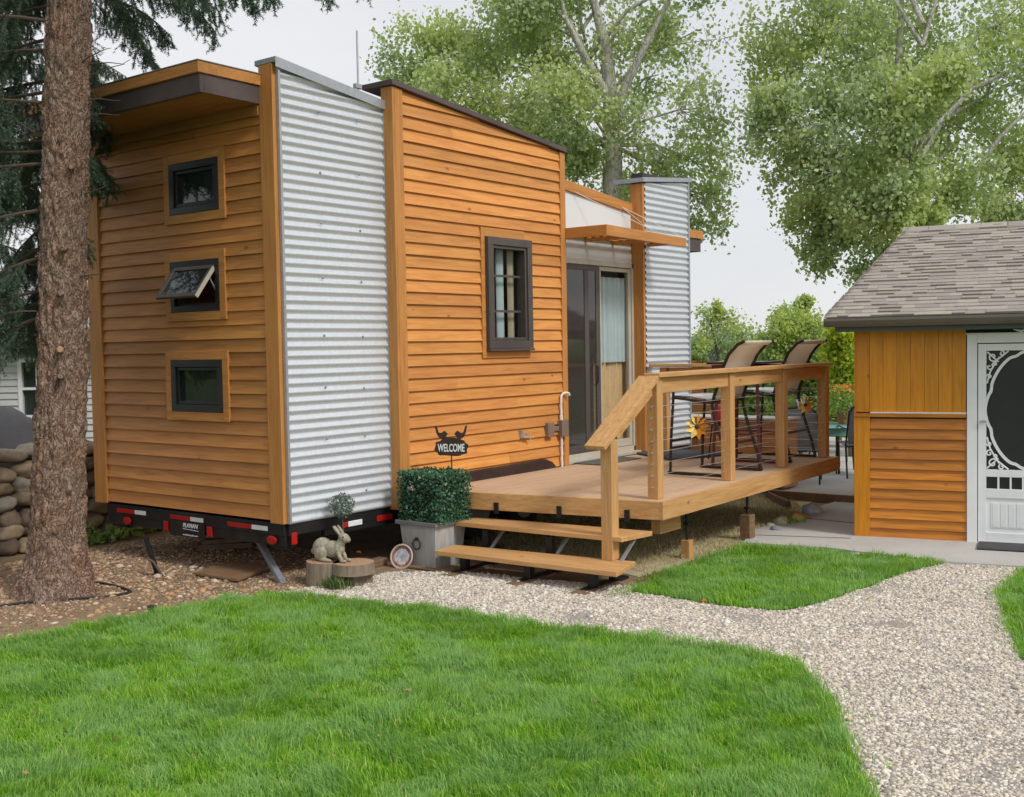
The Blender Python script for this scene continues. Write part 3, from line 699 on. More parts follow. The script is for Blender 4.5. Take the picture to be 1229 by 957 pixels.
for i in range(61):
    xx = XM+.08+.58*i/60; yy = .075+.022*math.sin(i*.95)+.01*math.sin(i*.4)
    vs += [(xx, yy, 1.66), (xx, yy, 2.62)]
q.add(vs, [(2*i, 2*i+2, 2*i+3, 2*i+1) for i in range(60)]); q.build('curtain', m_curtain, sd, recalc=False, smooth=True)
q = MB(); vs = []
for i in range(61):
    xx = XM+.06+.66*i/60; yy = .115+.016*math.sin(i*.8)+.008*math.sin(i*.31)
    vs += [(xx, yy, .66), (xx, yy, 1.70)]
q.add(vs, [(2*i, 2*i+2, 2*i+3, 2*i+1) for i in range(60)]); q.build('lower_curtain', m_int, sd, recalc=False, smooth=True)  # brown reflection in the lower glass, modelled as a pleated tan panel
mb = MB(); mb.box((X0-.02,-.11,.60),(X1-.02,-.031,.635)); mb.build('threshold', m_cream, sd, bevel=.004)
# far metal bump
mb = MB(); mb.box((5.30,-.149,.5),(6.36,.0,3.82)); mb.build('wall_far', m_dint, house)
kc = slope_cut((5.3,0,3.70), (6.36,0,3.81))
mb = MB(); mb.box((5.27,-.165,.5),(5.315,.0,3.9)); mb.build('corner_trim', w_trZ, house, bevel=.003, cuts=[kc])
mb = MB(); corrugated(mb, fk, 5.318, 6.335, .62, 3.95); mb.build('corrugated_panel', m_corr, house, smooth=True, recalc=False, cuts=[kc])
mb = MB(); fk.box(mb, 6.335, 6.362, .6, 3.85, 0, .032); mb.build('edge_flashing', m_galv, house, cuts=[kc])
mb = MB(); mb.hexa([(5.24,-.20,3.705),(6.39,-.20,3.82),(6.39,.2,3.82),(5.24,.2,3.705),(5.24,-.20,3.755),(6.39,-.20,3.87),(6.39,.2,3.87),(5.24,.2,3.755)]); mb.build('parapet_cap', m_galv, house, bevel=.003)
mb = MB(); mb.box((6.36,-.06,3.01),(6.87,2.6,3.17)); mb.build('fascia', m_dark, house); mb = MB(); mb.box((6.36,-.08,3.172),(6.91,2.62,3.27)); mb.build('roof_edge', w_trY, house)
# body behind: rear wall, roofs, far end wall, floor
mb = MB(); mb.box((0.0,2.46,.5),(6.36,2.58,3.85)); mb.box((6.24,0.002,.5),(6.358,2.46,3.3)); mb.build('wall_rear', w_sidX, house)
mb = MB(); mb.box((.12,.0,.50),(6.24,2.46,.58)); mb.build('floor', m_int, house)
mb = MB(); mb.hexa([(.0,.16,3.93),(3.74,.0,3.60),(3.74,2.46,3.60),(.0,2.46,3.93),(.0,.16,3.985),(3.74,.0,3.66),(3.74,2.46,3.66),(.0,2.46,3.985)])
mb.hexa([(3.74,.0,3.46),(5.3,.0,3.31),(5.3,2.5,3.31),(3.74,2.5,3.46),(3.74,.0,3.56),(5.3,.0,3.41),(5.3,2.5,3.41),(3.74,2.5,3.56)])
mb.box((5.3,0.0,3.30),(6.36,2.5,3.40)); mb.build('roof', m_dark, house)
# awning over the door
aw = MB(); z0, z1 = 2.965, 3.075
aw.box((3.745,-.60,z0),(3.785,-.015,z1)); aw = aw.build('awning', w_trY, house, bevel=.003)
mb = MB(); mb.hexa([(3.747,-.64,z0),(5.42,-.64,z0-.02),(5.42,-.602,z0-.02),(3.747,-.602,z0),(3.747,-.64,z1),(5.42,-.64,z1-.03),(5.42,-.602,z1-.03),(3.747,-.602,z1)]); mb.build('front_beam', w_trX, aw, bevel=.003)
mb = MB()
for k in range(6):
    y = -.55+.1*k; mb.box((3.787,y,z0+.055),(5.38,y+.045,z0+.09))
for x in (4.3,4.85,5.36): mb.box((x,-.60,z0+.012),(x+.035,-.015,z0+.054))
mb.build('awning_slats', w_trX, aw)
mb = MB(); mb.tube([(4.08,-.02,3.50),(4.9,-.60,3.06)], .0035, 6); mb.tube([(5.05,-.02,3.42),(5.40,-.60,3.06)], .0035, 6); mb.tube([(5.05,-.02,3.42),(5.30,-.17,3.22)], .0035, 6); mb.build('awning_rods', m_pvc, aw)
# trailer chassis
ch = MB(); ch.box((-.01,.03,.385),(.09,2.45,.483)); ch.box((.0,.03,.30),(.02,2.45,.384)); ch.box((.02,-.005,.385),(6.3,.10,.478)); ch.box((.10,2.35,.385),(6.3,2.45,.483))
for x in np.arange(.8, 6.2, .8): ch.box((x,.1,.38),(x+.06,2.35,.47))
ch.box((.02,.05,.27),(.10,.2,.384)); ch.box((.02,2.2,.27),(.10,2.42,.384)); ch.box((.4,-.0,.33),(1.9,.05,.384))
ch = ch.build('trailer_frame', m_black, house, bevel=.004)
def refl(name, mt, *bx):
    for q in bx:
        m_ = MB(); m_.box(*q); m_.build(name, mt, ch, bevel=.004)
refl('reflector_strip', m_red, ((-.016,2.02,.412),(-.0105,2.29,.450)), ((-.016,1.22,.412),(-.0105,1.50,.450)), ((-.016,.42,.412),(-.0105,.72,.450)))
refl('reflector_strip', m_wrefl, ((-.016,1.85,.412),(-.0105,2.015,.450)), ((-.016,1.04,.412),(-.0105,1.215,.450)), ((-.016,.22,.412),(-.0105,.415,.450)))
for y in (2.13, .17):
    m_ = MB(); m_.lathe((-.012,y,.345), [(.058,0),(.058,.008),(.045,.011)], 20, Matrix.Rotation(-PI/2, 3, 'Y') @ Matrix.Diagonal((.6,1,1))); m_.build('tail_light', m_red, ch, smooth=True)
refl('marker_light', m_red, ((-.014,1.53,.30),(-.001,1.60,.385)), ((-.014,.93,.30),(-.001,1.0,.385)), ((.03,-.02,.315),(.085,-.006,.41)), ((1.0,-.012,.37),(1.19,-.006,.42)))
refl('reflector_strip', m_red, ((.60,-.012,.372),(.655,-.0055,.418)))
refl('reflector_strip', m_wrefl, ((.657,-.012,.372),(.82,-.0055,.418)))
m_ = MB(); m_.box((-.02,1.02,.275),(-.012,1.50,.405)); pl_ = m_.build('name_plate', m_black, ch)
def text(s, size, mat, parent, loc, rot, ext=.001, name='lettering', shear=0, sx=1):
    cu = bpy.data.curves.new(name, 'FONT'); cu.body = s; cu.size = size; cu.extrude = ext; cu.align_x = 'CENTER'; cu.align_y = 'CENTER'; cu.shear = shear
    o = bpy.data.objects.new(name, cu); COL.objects.link(o); o.parent = parent; o.location = loc; o.rotation_euler = rot; o.scale = (sx, 1, 1); cu.materials.append(mat)
    if size > .03: cu.offset = .0012
    dg = bpy.context.evaluated_depsgraph_get(); me = bpy.data.meshes.new_from_object(o.evaluated_get(dg))
    o2 = bpy.data.objects.new(name, me); COL.objects.link(o2); o2.parent = parent; o2.location = loc; o2.rotation_euler = rot; o2.scale = (sx,1,1); bpy.data.objects.remove(o)
    if not me.materials: me.materials.append(mat)
    return o2
RE = (PI/2, 0, -PI/2)
text('FLAMAN', .052, m_wrefl, pl_, (-.0225,1.21,.372), RE, shear=.2)
m_ = MB(); m_.prism([(-.0215,1.31,.340),(-.0215,1.10,.333),(-.0215,1.10,.337),(-.0215,1.31,.346)], (-.002,0,0)); m_.build('swoosh', m_wrefl, pl_)
text('www.flamantrailers.com', .021, m_wrefl, pl_, (-.0225,1.21,.292), RE)
for x in (2.38, 3.12):
    wl = MB(); wl.lathe((x,-.02,.30), [(.17,0),(.28,.0),(.30,.03),(.30,.15),(.28,.18),(.17,.18)], 28, Matrix.Rotation(-PI/2, 3, 'X')); wl = wl.build('wheel', m_rubber, ch, smooth=True)
    m_ = MB(); m_.lathe((x,-.024,.30), [(.17,0),(.165,.03),(.06,.05),(.05,.01)], 20, Matrix.Rotation(-PI/2, 3, 'X')); m_.build('rim', m_galv, wl, smooth=True)
# jack legs under the trailer
mb = MB(); mb.beam((-.03,.03,0), (.32,.86,.40), .05, .05); mb.build('stabiliser_leg', m_legs, ch, bevel=.004)
p = gnd(190,692); mb = MB(); mb.beam((p.x,p.y,0), (p.x-.06,p.y+.075,.33), .035, .035)
o = mb.build('stake', m_black, bevel=.003); tag(o, 'leaning black metal stake in the dirt below the trailer', 'stake')
p = gnd(196,693); mb = MB(); mb.tube([(p.x,p.y,0), (p.x-.05,p.y+.06,.13), (p.x-.07,p.y+.09,.15)], .012, 6); tag(mb.build('stick', m_twig), 'short pale stick stuck in the dirt beside the black stake', 'stick')
mb = MB(); mb.prism([(-.22,.92,.02),(-.20,.38,.02),(.30,.55,.025),(.26,1.02,.03)], (0,0,.018)); tag(mb.build('plywood_sheet', w_old), 'brown plywood sheet lying on the dirt beneath the trailer', 'board')
mb = MB(); mb.beam((.60,1.95,.03), (.98,1.62,.03), .13, .05); mb.beam((.62,1.90,.08), (.99,1.58,.085), .12, .04); tag(mb.build('wood_blocks', w_old, bevel=.003), 'two stacked wooden blocks on the dirt below the trailer name plate', 'wood blocks')
p = gnd(450,675); mb = MB(); mb.beam((.62,-.10,.035), (1.02,-.05,.035), .10, .06); tag(mb.build('red_block', w_old, bevel=.006), 'reddish brown block lying under the house behind the stump', 'block')

# ------------------------------------------------------------------ deck
deck = thing('deck', 'raised wooden deck with cable railing folded out in front of the sliding door', 'deck')
A = [V((1.47,-.12)), V((1.83,-2.33)), V((5.82,-2.22)), V((5.43,-.17))]
DZ = .605
mb = MB()
N = 15
for i in range(N):
    t0, t1 = i/N, (i+1)/N; gp_ = .003
    l0, l1 = A[0].lerp(A[1], t0), A[0].lerp(A[1], t1); r0, r1 = A[3].lerp(A[2], t0), A[3].lerp(A[2], t1)
    cuts = [0, 1] if i % 2 else [0, random.uniform(.4, .6), 1]
    for k in range(len(cuts)-1):
        a0, a1 = l0.lerp(r0, cuts[k]), l0.lerp(r0, cuts[k+1]); b0, b1 = l1.lerp(r1, cuts[k]), l1.lerp(r1, cuts[k+1])
        zz = DZ+random.uniform(-.0012,.0012)
        pts = [(a0.x+.001,a0.y-gp_),(b0.x+.001,b0.y+gp_*.3),(b1.x-.001,b1.y+gp_*.3),(a1.x-.001,a1.y-gp_)]
        mb.prism([(x,y,zz-.028) for x, y in pts], (0,0,.028))
mb.build('deck_boards', w_floor, deck, bevel=.002)
def band(name, mat, p, q, z0, z1, th, side):
    p, q = V((*p, 0)), V((*q, 0)); d = (q-p).normalized(); n = V((d.y, -d.x, 0))*side
    mb = MB(); mb.hexa([p+V((0,0,z0)), q+V((0,0,z0)), q+n*th+V((0,0,z0)), p+n*th+V((0,0,z0)), p+V((0,0,z1)), q+V((0,0,z1)), q+n*th+V((0,0,z1)), p+n*th+V((0,0,z1))])
    return mb.build(name, mat, deck, bevel=.004)
lp = A[0].lerp(A[1], 1.0)
band('fascia', w_dkY, A[0], A[1], DZ-.145, DZ+.003, .035, 1)
mid = A[1].lerp(A[2], .655)
band('fascia', w_dkX, A[1]-V((.035,0)), mid-V((.002,0)), DZ-.145, DZ+.003, .036, 1)
band('fascia', w_dkX, mid+V((.002,0)), A[2], DZ-.142, DZ+.003, .036, 1)
band('fascia', w_dkY, A[2], A[3], DZ-.145, DZ+.002, .035, 1)
mb = MB()
for t in (.12, .5, .85):
    a_, b_2 = A[0].lerp(A[1], t), A[3].lerp(A[2], t); mb.beam((a_.x+.06,a_.y,DZ-.11), (b_2.x-.05,b_2.y,DZ-.11), .05, .15)
mb.beam((2.4,-2.1,.41), (2.4,-.1,.41), .07, .07); mb.beam((4.3,-2.1,.41), (4.3,-.1,.41), .07, .07)
mb.build('underframe', m_iron, deck)
mb = MB(); mb.beam((2.1,-2.12,.36), (2.45,-2.12,.36), .09, .14); mb.beam((2.0,-2.05,.44), (2.6,-2.05,.44), .05, .03); mb.build('support_block', w_dkX, deck, bevel=.004)
px_ = [(1.965,-2.205),(3.345,-2.165),(4.60,-2.13),(5.735,-2.11)]
for x, y in px_:
    mb = MB(); mb.box((x-.048,y-.048,DZ+.001),(x+.048,y+.048,1.585)); mb.build('post', w_dkZ, deck, bevel=.004)
mb = MB(); mb.box((5.36,-.40,DZ+.001),(5.45,-.31,1.585)); mb.build('post', w_dkZ, deck, bevel=.004)
mb = MB(); mb.beam((1.90,-2.215,1.605), (5.86,-2.11,1.612), .145, .036); mb.build('top_rail', w_dkX, deck, bevel=.005)
for (xa, ya), (xb, yb) in zip(px_[:-1], px_[1:]):
    mb = MB(); mb.beam((xa+.05,ya-.012,1.52), (xb-.05,yb-.012,1.525), .038, .125); mb.build('lower_rail', w_dkX, deck, bevel=.003)
mb = MB(); mb.beam((5.725,-2.02,1.605), (5.35,-.20,1.612), .145, .036); mb.build('top_rail', w_dkY, deck, bevel=.005)
mb = MB(); mb.beam((5.725,-2.06,1.52), (5.415,-.41,1.52), .038, .125); mb.build('lower_rail', w_dkY, deck, bevel=.003)
for k in range(8):
    z = .70+.093*k
    mb = MB(); mb.tube([(px_[0][0],px_[0][1],z), (px_[1][0],px_[1][1],z-.004), (px_[2][0],px_[2][1],z-.002), (px_[3][0],px_[3][1],z)], .002, 5)
    mb.tube([(5.735,-2.1,z), (5.41,-.36,z)], .0028, 5)
    for q in (px_[0], px_[3]):
        mb.tube([(q[0]-.066,q[1],z), (q[0]-.048,q[1],z)], .008, 6)
    mb.build('cable', m_cable, deck)
for x, zt in ((2.60,.39),(3.70,.24)):
    p = V((x, -2.14 if x < 3 else -2.18))
    mb = MB()
    if x < 3: mb.box((p.x-.04,p.y-.04,0),(p.x+.04,p.y+.04,.17)); mb.build('pier', w_dkZ, deck, bevel=.003)
    else: mb.box((p.x-.058,p.y-.05,0),(p.x+.058,p.y+.05,.25)); mb.build('pier', w_old, deck, bevel=.003)
    mb = MB(); mb.tube([(p.x,p.y,.16), (p.x,p.y,.46)], .014, 8); mb.cbox((p.x,p.y,.44), (.09,.09,.012)); mb.cbox((p.x,p.y,.31), (.045,.045,.02)); mb.build('screw_jack', m_black, deck)
mb = MB()
for t in (.345,.61,.88):
    q = A[0].lerp(A[1], t); mb.box((q.x-.050,q.y-.022,DZ-.17),(q.x-.037,q.y+.022,DZ-.075))
mb.build('bracket', m_black, deck)
# steps
steps = thing('deck_steps', 'two wooden treads with a handrail post leading up to the deck', 'steps')
mb = MB(); mb.prism([(.969,-.691,.152),(1.010,-2.418,.152),(1.44,-2.323,.152),(1.27,-.641,.152)], (0,0,.038)); mb.build('tread', w_dkY, steps, bevel=.004)
mb = MB(); mb.prism([(1.31,-.623,.342),(1.356,-2.25,.342),(1.74,-2.30,.342),(1.60,-.623,.342)], (0,0,.038)); mb.build('tread', w_dkY, steps, bevel=.004)
for y in (-.86,-1.52,-2.12):
    mb = MB(); mb.box((1.12,y-.03,.02),(1.18,y+.03,.150)); mb.box((1.42,y-.03,.02),(1.47,y+.03,.340)); mb.box((1.02,y-.03,.01),(1.62,y+.03,.03)); mb.box((1.05,y-.02,.13),(1.47,y+.02,.150)); mb.box((1.42,y-.02,.31),(1.75,y+.02,.340))
    mb.build('support_frame', m_black, steps)
    mb = MB(); mb.beam((1.36,y-.10,.16), (1.56,y-.12,.335), .03, .012); mb.build('brace', m_galv, steps)
    mb = MB(); mb.beam((.90,y-.02,.010), (1.45,y+.02,.010), .13, .02); mb.build('ground_pad', w_old, steps)
mb = MB(); mb.box((1.352,-2.17,.191),(1.452,-2.07,1.115)); mb.build('newel_post', w_dkZ, steps, bevel=.004)
mb = MB(); mb.beam((1.20,-2.12,1.075), (1.915,-2.185,1.588), .19, .038); mb.build('handrail', w_dkX, steps, bevel=.004)
mb = MB(); mb.beam((1.455,-2.13,1.165), (1.915,-2.19,1.50), .036, .11); mb.build('rail_support', w_dkX, steps, bevel=.003)
# mats on the deck
mb = MB(); mb.box((3.86,-.47,DZ+.002),(4.66,-.12,DZ+.014)); tag(mb.build('door_mat', m_mat, bevel=.004), 'grey brown doormat on the deck in front of the sliding door', 'doormat')
mb = MB(); mb.prism([(5.06,-.17,DZ+.003),(5.66,-.17,DZ+.003),(5.66,-1.2,DZ+.003),(5.15,-1.05,DZ+.003),(4.62,-.86,DZ+.003)], (0,0,.02)); tag(mb.build('rug', m_mat2, bevel=.004), 'dark slate coloured mat on the deck by the metal wall behind the chairs', 'mat')

# ------------------------------------------------------------------ bar chairs on the deck
def make_stool():
    t = thing('bar_chair', '', 'bar chair')
    for s in (-1, 1):
        x = s*.325; mb = MB()
        mb.tube([(x,.31,.0),(x,.30,.30),(x,.27,.72),(x,.265,.90),(x,.24,.945),(x,.18,.955),(x,-.02,.945),(x,-.20,.90),(x,-.26,.84)], .014, 8); mb.build('leg', m_cframe, t, smooth=True)
        mb = MB(); mb.tube([(x,-.33,.0),(x,-.29,.18),(x,-.18,.50),(x,-.14,.66),(x*.97,-.16,.76),(x*.97,-.20,.86),(x*.97,-.25,1.02),(x*.97,-.31,1.14),(x*.97,-.40,1.23),(x*.97,-.47,1.26)], .016, 8); mb.build('back_frame', m_cframe, t, smooth=True)
        mb = MB(); mb.beam((x,-.34,.014), (x,.33,.014), .045, .025); mb.build('foot_bar', m_cframe, t, bevel=.004)
        mb = MB(); mb.beam((x,-.12,.953), (x,.26,.968), .05, .02); mb.build('armrest', m_cframe, t, bevel=.006)
    mb = MB()
    for p, q in (((-.32,.29,.32),(.32,.29,.32)),((-.32,-.25,.30),(.32,-.25,.30)),((-.32,.27,.735),(.32,.27,.735)),((-.31,-.14,.70),(.31,-.14,.70))): mb.tube([p, q], .014, 8)
    mb.tube([(-.325,.27,.735),(-.325,-.14,.69)], .014, 8); mb.tube([(.325,.27,.735),(.325,-.14,.69)], .014, 8)
    mb.build('stretcher', m_cframe, t, smooth=True)
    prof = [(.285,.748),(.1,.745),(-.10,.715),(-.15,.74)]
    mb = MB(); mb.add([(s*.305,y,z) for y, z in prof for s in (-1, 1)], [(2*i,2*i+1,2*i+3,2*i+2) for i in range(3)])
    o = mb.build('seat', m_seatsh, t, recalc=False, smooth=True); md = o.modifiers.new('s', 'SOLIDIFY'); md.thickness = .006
    prof = [(-.15,.75),(-.185,.86),(-.235,1.02),(-.290,1.12),(-.345,1.19),(-.405,1.238),(-.455,1.260),(-.458,1.25),(-.42,1.225)]
    mb = MB(); mb.add([(s*.30,y,z) for y, z in prof for s in (-1, 1)], [(2*i,2*i+1,2*i+3,2*i+2) for i in range(len(prof)-1)])
    o = mb.build('backrest', m_sling, t, recalc=False, smooth=True); md = o.modifiers.new('s', 'SOLIDIFY'); md.thickness = .005
    return t
st = make_stool(); st.location = (3.86,-1.77,DZ+.003); st['label'] = 'tall beige sling bar chair nearest the steps on the deck'; st['group'] = 'bar chairs on the deck'
s2 = copy_tree(st); s2.location = (5.33,-1.72,DZ+.003); s2['label'] = 'tall beige sling bar chair at the far corner of the deck railing'
tb = thing('bar_table', 'small maroon bar table with dark top between the two bar chairs', 'table', (4.62,-1.75,DZ+.003))
mb = MB(); mb.cbox((0,0,1.045), (.62,.60,.022)); mb.build('table_top', m_cframe, tb, bevel=.005)
mb = MB(); mb.cbox((0,0,.98), (.54,.52,.09)); mb.build('apron', m_maroon, tb, bevel=.003)
for sx in (-1,1):
    for sy in (-1,1):
        mb = MB(); mb.beam((sx*.27,sy*.26,0), (sx*.22,sy*.21,.95), .028, .028); mb.build('leg', m_maroon, tb, bevel=.003)
mb = MB()
for sx in (-1,1): mb.beam((sx*.27,-.26,.012), (sx*.27,.26,.012), .05, .02); mb.beam((sx*.25,-.24,.33), (sx*.25,.24,.33), .02, .02)
mb.build('foot_bar', m_maroon, tb)
# red pot on a dark stand behind the near chair
pt = thing('red_pot', 'round red pot on a dark stand behind the near bar chair', 'plant pot', (4.86,-1.34,DZ+.02))
mb = MB(); mb.lathe((0,0,.38), [(.06,0),(.10,.04),(.115,.10),(.10,.17),(.075,.19)], 24); mb.build('pot', m_redp, pt, smooth=True)
mb = MB(); mb.lathe((0,0,.36), [(.12,0),(.12,.018)], 20)
for k in range(3):
    a_ = 2*PI*k/3; mb.tube([(.10*math.cos(a_),.10*math.sin(a_),.36), (.14*math.cos(a_),.14*math.sin(a_),0)], .009, 6)
mb.build('stand', m_cframe, pt)
# metal flowers on the railing cables
def flower(name, label, loc, rz, r=.115):
    t = thing(name, label, 'flower ornament', loc, rz, 'metal flowers on the railing'); n = 9
    for half, mt in ((0, m_yellow), (1, m_orange)):
        mb = MB()
        for k in range(n):
            a_ = 2*PI*k/n
            if (math.cos(a_) > .1) != bool(half): continue
            d = V((math.cos(a_), -.12, math.sin(a_))); s_ = V((-math.sin(a_), 0, math.cos(a_)))
            pts = [V((0,0,0))+d*.012, d*r*.55+s_*r*.20+V((0,-.02,0)), d*r, d*r*.55-s_*r*.20+V((0,.012,0))]
            mb.add(pts, [(0,1,2,3)])
        mb.build('petals', mt, t, recalc=False)
    mb = MB(); mb.ell((0,-.012,0), (.02,.012,.02)); mb.build('flower_centre', m_iron, t, smooth=True)
    mb = MB(); mb.tube([(0,0,0), (.004,.01,-.16)], .004, 5); mb.build('stem', m_iron, t)
flower('metal_flower', 'yellow and orange metal flower tied to the railing cables near the steps', (2.66,-2.21,1.145), math.radians(-35), .118)
flower('metal_flower', 'yellow and orange metal flower on the railing beside the far post', (5.16,-2.14,1.20), math.radians(-35), .105)

# ------------------------------------------------------------------ planter, welcome sign, plate, stump, rabbit
def leaf_quads(C_, size, droop=0, aspect=.75, bias=None):
    n = len(C_); d = rng.normal(0, 1, (n, 3)); 
    if bias is not None: d = d + bias
    d[:, 2] -= droop; d /= np.linalg.norm(d, axis=1, keepdims=True)
    a = rng.normal(0, 1, (n, 3)); s = np.cross(d, a); s /= np.linalg.norm(s, axis=1, keepdims=True)
    sz = size*rng.uniform(.6, 1.35, (n, 1)); nrm = np.cross(d, s)
    Vv = np.stack([C_-d*sz*.5, C_+s*sz*.5*aspect+nrm*sz*.12, C_+d*sz*.5, C_-s*sz*.5*aspect+nrm*sz*.12], 1).reshape(-1, 3)
    o = np.arange(n)[:, None]*4; return Vv, o+[0, 1, 2, 3]
planter = thing('square_planter', 'whitewashed square planter box with an iron ring beside the steps', 'planter', (1.27,-.41,0))
mb = MB(); w0, w1, hh = .17, .20, .36
mb.hexa([(-w0,-w0,.0),(w0,-w0,0),(w0,w0,0),(-w0,w0,0),(-w1,-w1,hh),(w1,-w1,hh),(w1,w1,hh),(-w1,w1,hh)]); mb.build('box', m_whitewash, planter, bevel=.004)
mb = MB()
for q in ((-.23,-.23,.23,-.17),(-.23,.17,.23,.23),(-.23,-.17,-.17,.17),(.17,-.17,.23,.17)): mb.box((q[0],q[1],hh+.001),(q[2],q[3],hh+.035))
mb.box((-.17,-.17,hh+.001),(.17,.17,hh+.02)); mb.build('rim', m_plrim, planter, bevel=.004)
mb = MB(); ring = [(-.205-.012*0, .042*math.cos(t)+.01, .20+.042*math.sin(t)) for t in np.linspace(0, 2*PI, 25)]; mb.tube(ring, .006, 6, False); mb.tube([(-.185,.01,.245),(-.213,.01,.245)], .014, 8); mb.build('ring_handle', m_iron, planter, smooth=True)
mb = MB(); mb.box((-.24,-.26,.0),(-.17,.20,.012)); 
tag(mb.build('board_strip', w_old), 'flat brown board lying in front of the whitewashed planter', 'board').location = (1.22,-.52,.012)
bush = thing('boxwood_cube', 'dense boxwood clipped to a cube in the whitewashed planter', 'shrub', (1.27,-.43,.38))
n = 9000; P = rng.uniform(-1, 1, (n, 3)); ax = rng.integers(0, 3, n); sg = np.sign(P[np.arange(n), ax]); surf = rng.random(n) < .8
P[np.arange(n)[surf], ax[surf]] = sg[surf]*rng.uniform(.86, 1.03, surf.sum())
rad = np.array([.20, .235, .205]); P = P*rad; P[:, 2] += .215
P += rng.normal(0, .011, P.shape); P += .012*np.array([noise.noise_vector(V(q)*14)[:] for q in P])
Vv, Ff = leaf_quads(P, .024); np_mesh('foliage', Vv, Ff, m_box, bush)
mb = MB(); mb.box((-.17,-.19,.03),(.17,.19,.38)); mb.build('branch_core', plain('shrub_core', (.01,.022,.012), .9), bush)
fl = leaf_quads(np.array([[-.235,.06,.30]])+rng.normal(0, .014, (26, 3)), .022); np_mesh('blossom', fl[0], fl[1], plain('dusty_pink', (.38,.26,.27), .8), bush)
sign = thing('welcome_sign', 'dark metal welcome sign with two birds on a stake in the boxwood', 'sign', (1.385,-.535,.80), math.radians(-62)); sign.scale = (1.13,1.13,1.13)
# sign faces the camera: local x along the board, local -y outwards
out_ = []
for k in range(48):
    a_ = 2*PI*k/48; r = 1+.05*math.sin(a_*8); ex_ = abs(math.cos(a_))**.6*math.copysign(1, math.cos(a_)); ez_ = abs(math.sin(a_))**.75*math.copysign(1, math.sin(a_))
    out_.append((.128*ex_*r, 0, .175+.062*ez_*r+(.018*math.exp(-(ex_/.55)**4) if ez_ > 0 else 0)))
mb = MB(); mb.prism(out_, (0,.008,0)); mb.build('board', m_iron, sign, bevel=.002)
text('WELCOME', .082, m_wrefl, sign, (0,-.001,.172), (PI/2,0,0), .002, sx=.52)
mb = MB(); mb.tube([(0,.004,.115),(0,.004,-.25)], .005, 6); mb.build('stake', m_iron, sign)
for s in (-1, 1):
    mb = MB(); bx_ = s*.07
    pts = [(bx_-s*.046,.283),(bx_-s*.034,.291),(bx_-s*.026,.303),(bx_-s*.014,.303),(bx_-s*.004,.293),(bx_+s*.012,.288),(bx_+s*.026,.292),(bx_+s*.034,.318),(bx_+s*.044,.345),(bx_+s*.056,.342),(bx_+s*.050,.315),(bx_+s*.044,.288),(bx_+s*.034,.266),(bx_+s*.018,.248),(bx_-s*.004,.238),(bx_-s*.024,.248),(bx_-s*.035,.268)]
    mb.prism([(x,0,z) for x, z in pts], (0,.007,0)); mb.tube([(bx_,.003,.248),(bx_-s*.002,.003,.225)], .004, 5); mb.build('bird', m_iron, sign, bevel=.001)
disc = thing('decor_plate', 'round patterned plate with a pale rim leaning against the planter', 'plate', (.985,-.30,.098), 0)
nrm = V((-.93,-.25,.27)).normalized(); disc.rotation_euler = nrm.to_track_quat('Z', 'Y').to_euler()
mb = MB(); ring = [(.10*math.cos(t), .10*math.sin(t), 0) for t in np.linspace(0, 2*PI, 37)]; mb.tube(ring, .008, 8, False); mb.build('rim', plain('pale_rim', (.5,.42,.38), .5), disc, smooth=True)
def mk_plate():
    m, nt, bs, out = newmat('plate_pattern'); vo = nt.nodes.new('ShaderNodeTexVoronoi'); nt.links.new(coords(nt), vo.inputs['Vector']); vo.inputs['Scale'].default_value = 38
    gr = nt.nodes.new('ShaderNodeVectorMath'); gr.operation = 'LENGTH'; nt.links.new(coords(nt), gr.inputs[0])
    inner = ramp(nt, vo.outputs['Color'], [(0, (.20,.24,.30)), (.45, (.42,.44,.48)), (.8, (.6,.6,.62)), (1, (.5,.3,.24))]); ringc = ramp(nt, vo.outputs['Color'], [(0, (.10,.045,.03)), (.6, (.3,.13,.08)), (1, (.42,.30,.2))])
    nt.links.new if False else None
    f = mathn(nt, 'GREATER_THAN', gr.outputs[1], .068); setc(nt, bs, mixc(nt, f, inner, ringc)); bs.inputs['Roughness'].default_value = .35; return m
mb = MB(); mb.lathe((0,0,-.006), [(.10,0),(.10,.003),(.07,.001)], 36); mb.build('plate_face', mk_plate(), disc)
m_ring = None
def mk_endgrain():
    m, nt, bs, out = newmat('cut_wood'); vec = coords(nt)
    gr = nt.nodes.new('ShaderNodeVectorMath'); gr.operation = 'LENGTH'; nt.links.new(vec, gr.inputs[0])
    w = mathn(nt, 'SINE', mathn(nt, 'ADD', mathn(nt, 'MULTIPLY', gr.outputs[1], 420.0), mathn(nt, 'MULTIPLY', noise_t(nt, vec, 9, 3), 9.0)))
    c = ramp(nt, mathn(nt, 'ADD', mathn(nt, 'MULTIPLY', w, .5), .5), [(0, (.30,.17,.09)), (1, (.46,.30,.18))])
    n = noise_t(nt, vec, 16, 4); setc(nt, bs, mixc(nt, mathn(nt, 'MULTIPLY', n, .5), c, (.40,.24,.14))); bs.inputs['Roughness'].default_value = .85; return m
m_end = mk_endgrain(); m_stump = wood('stump_side', (.11,.08,.055), (.22,.17,.125), (.33,.27,.21), axis=2, knots=.2, rough=.95)
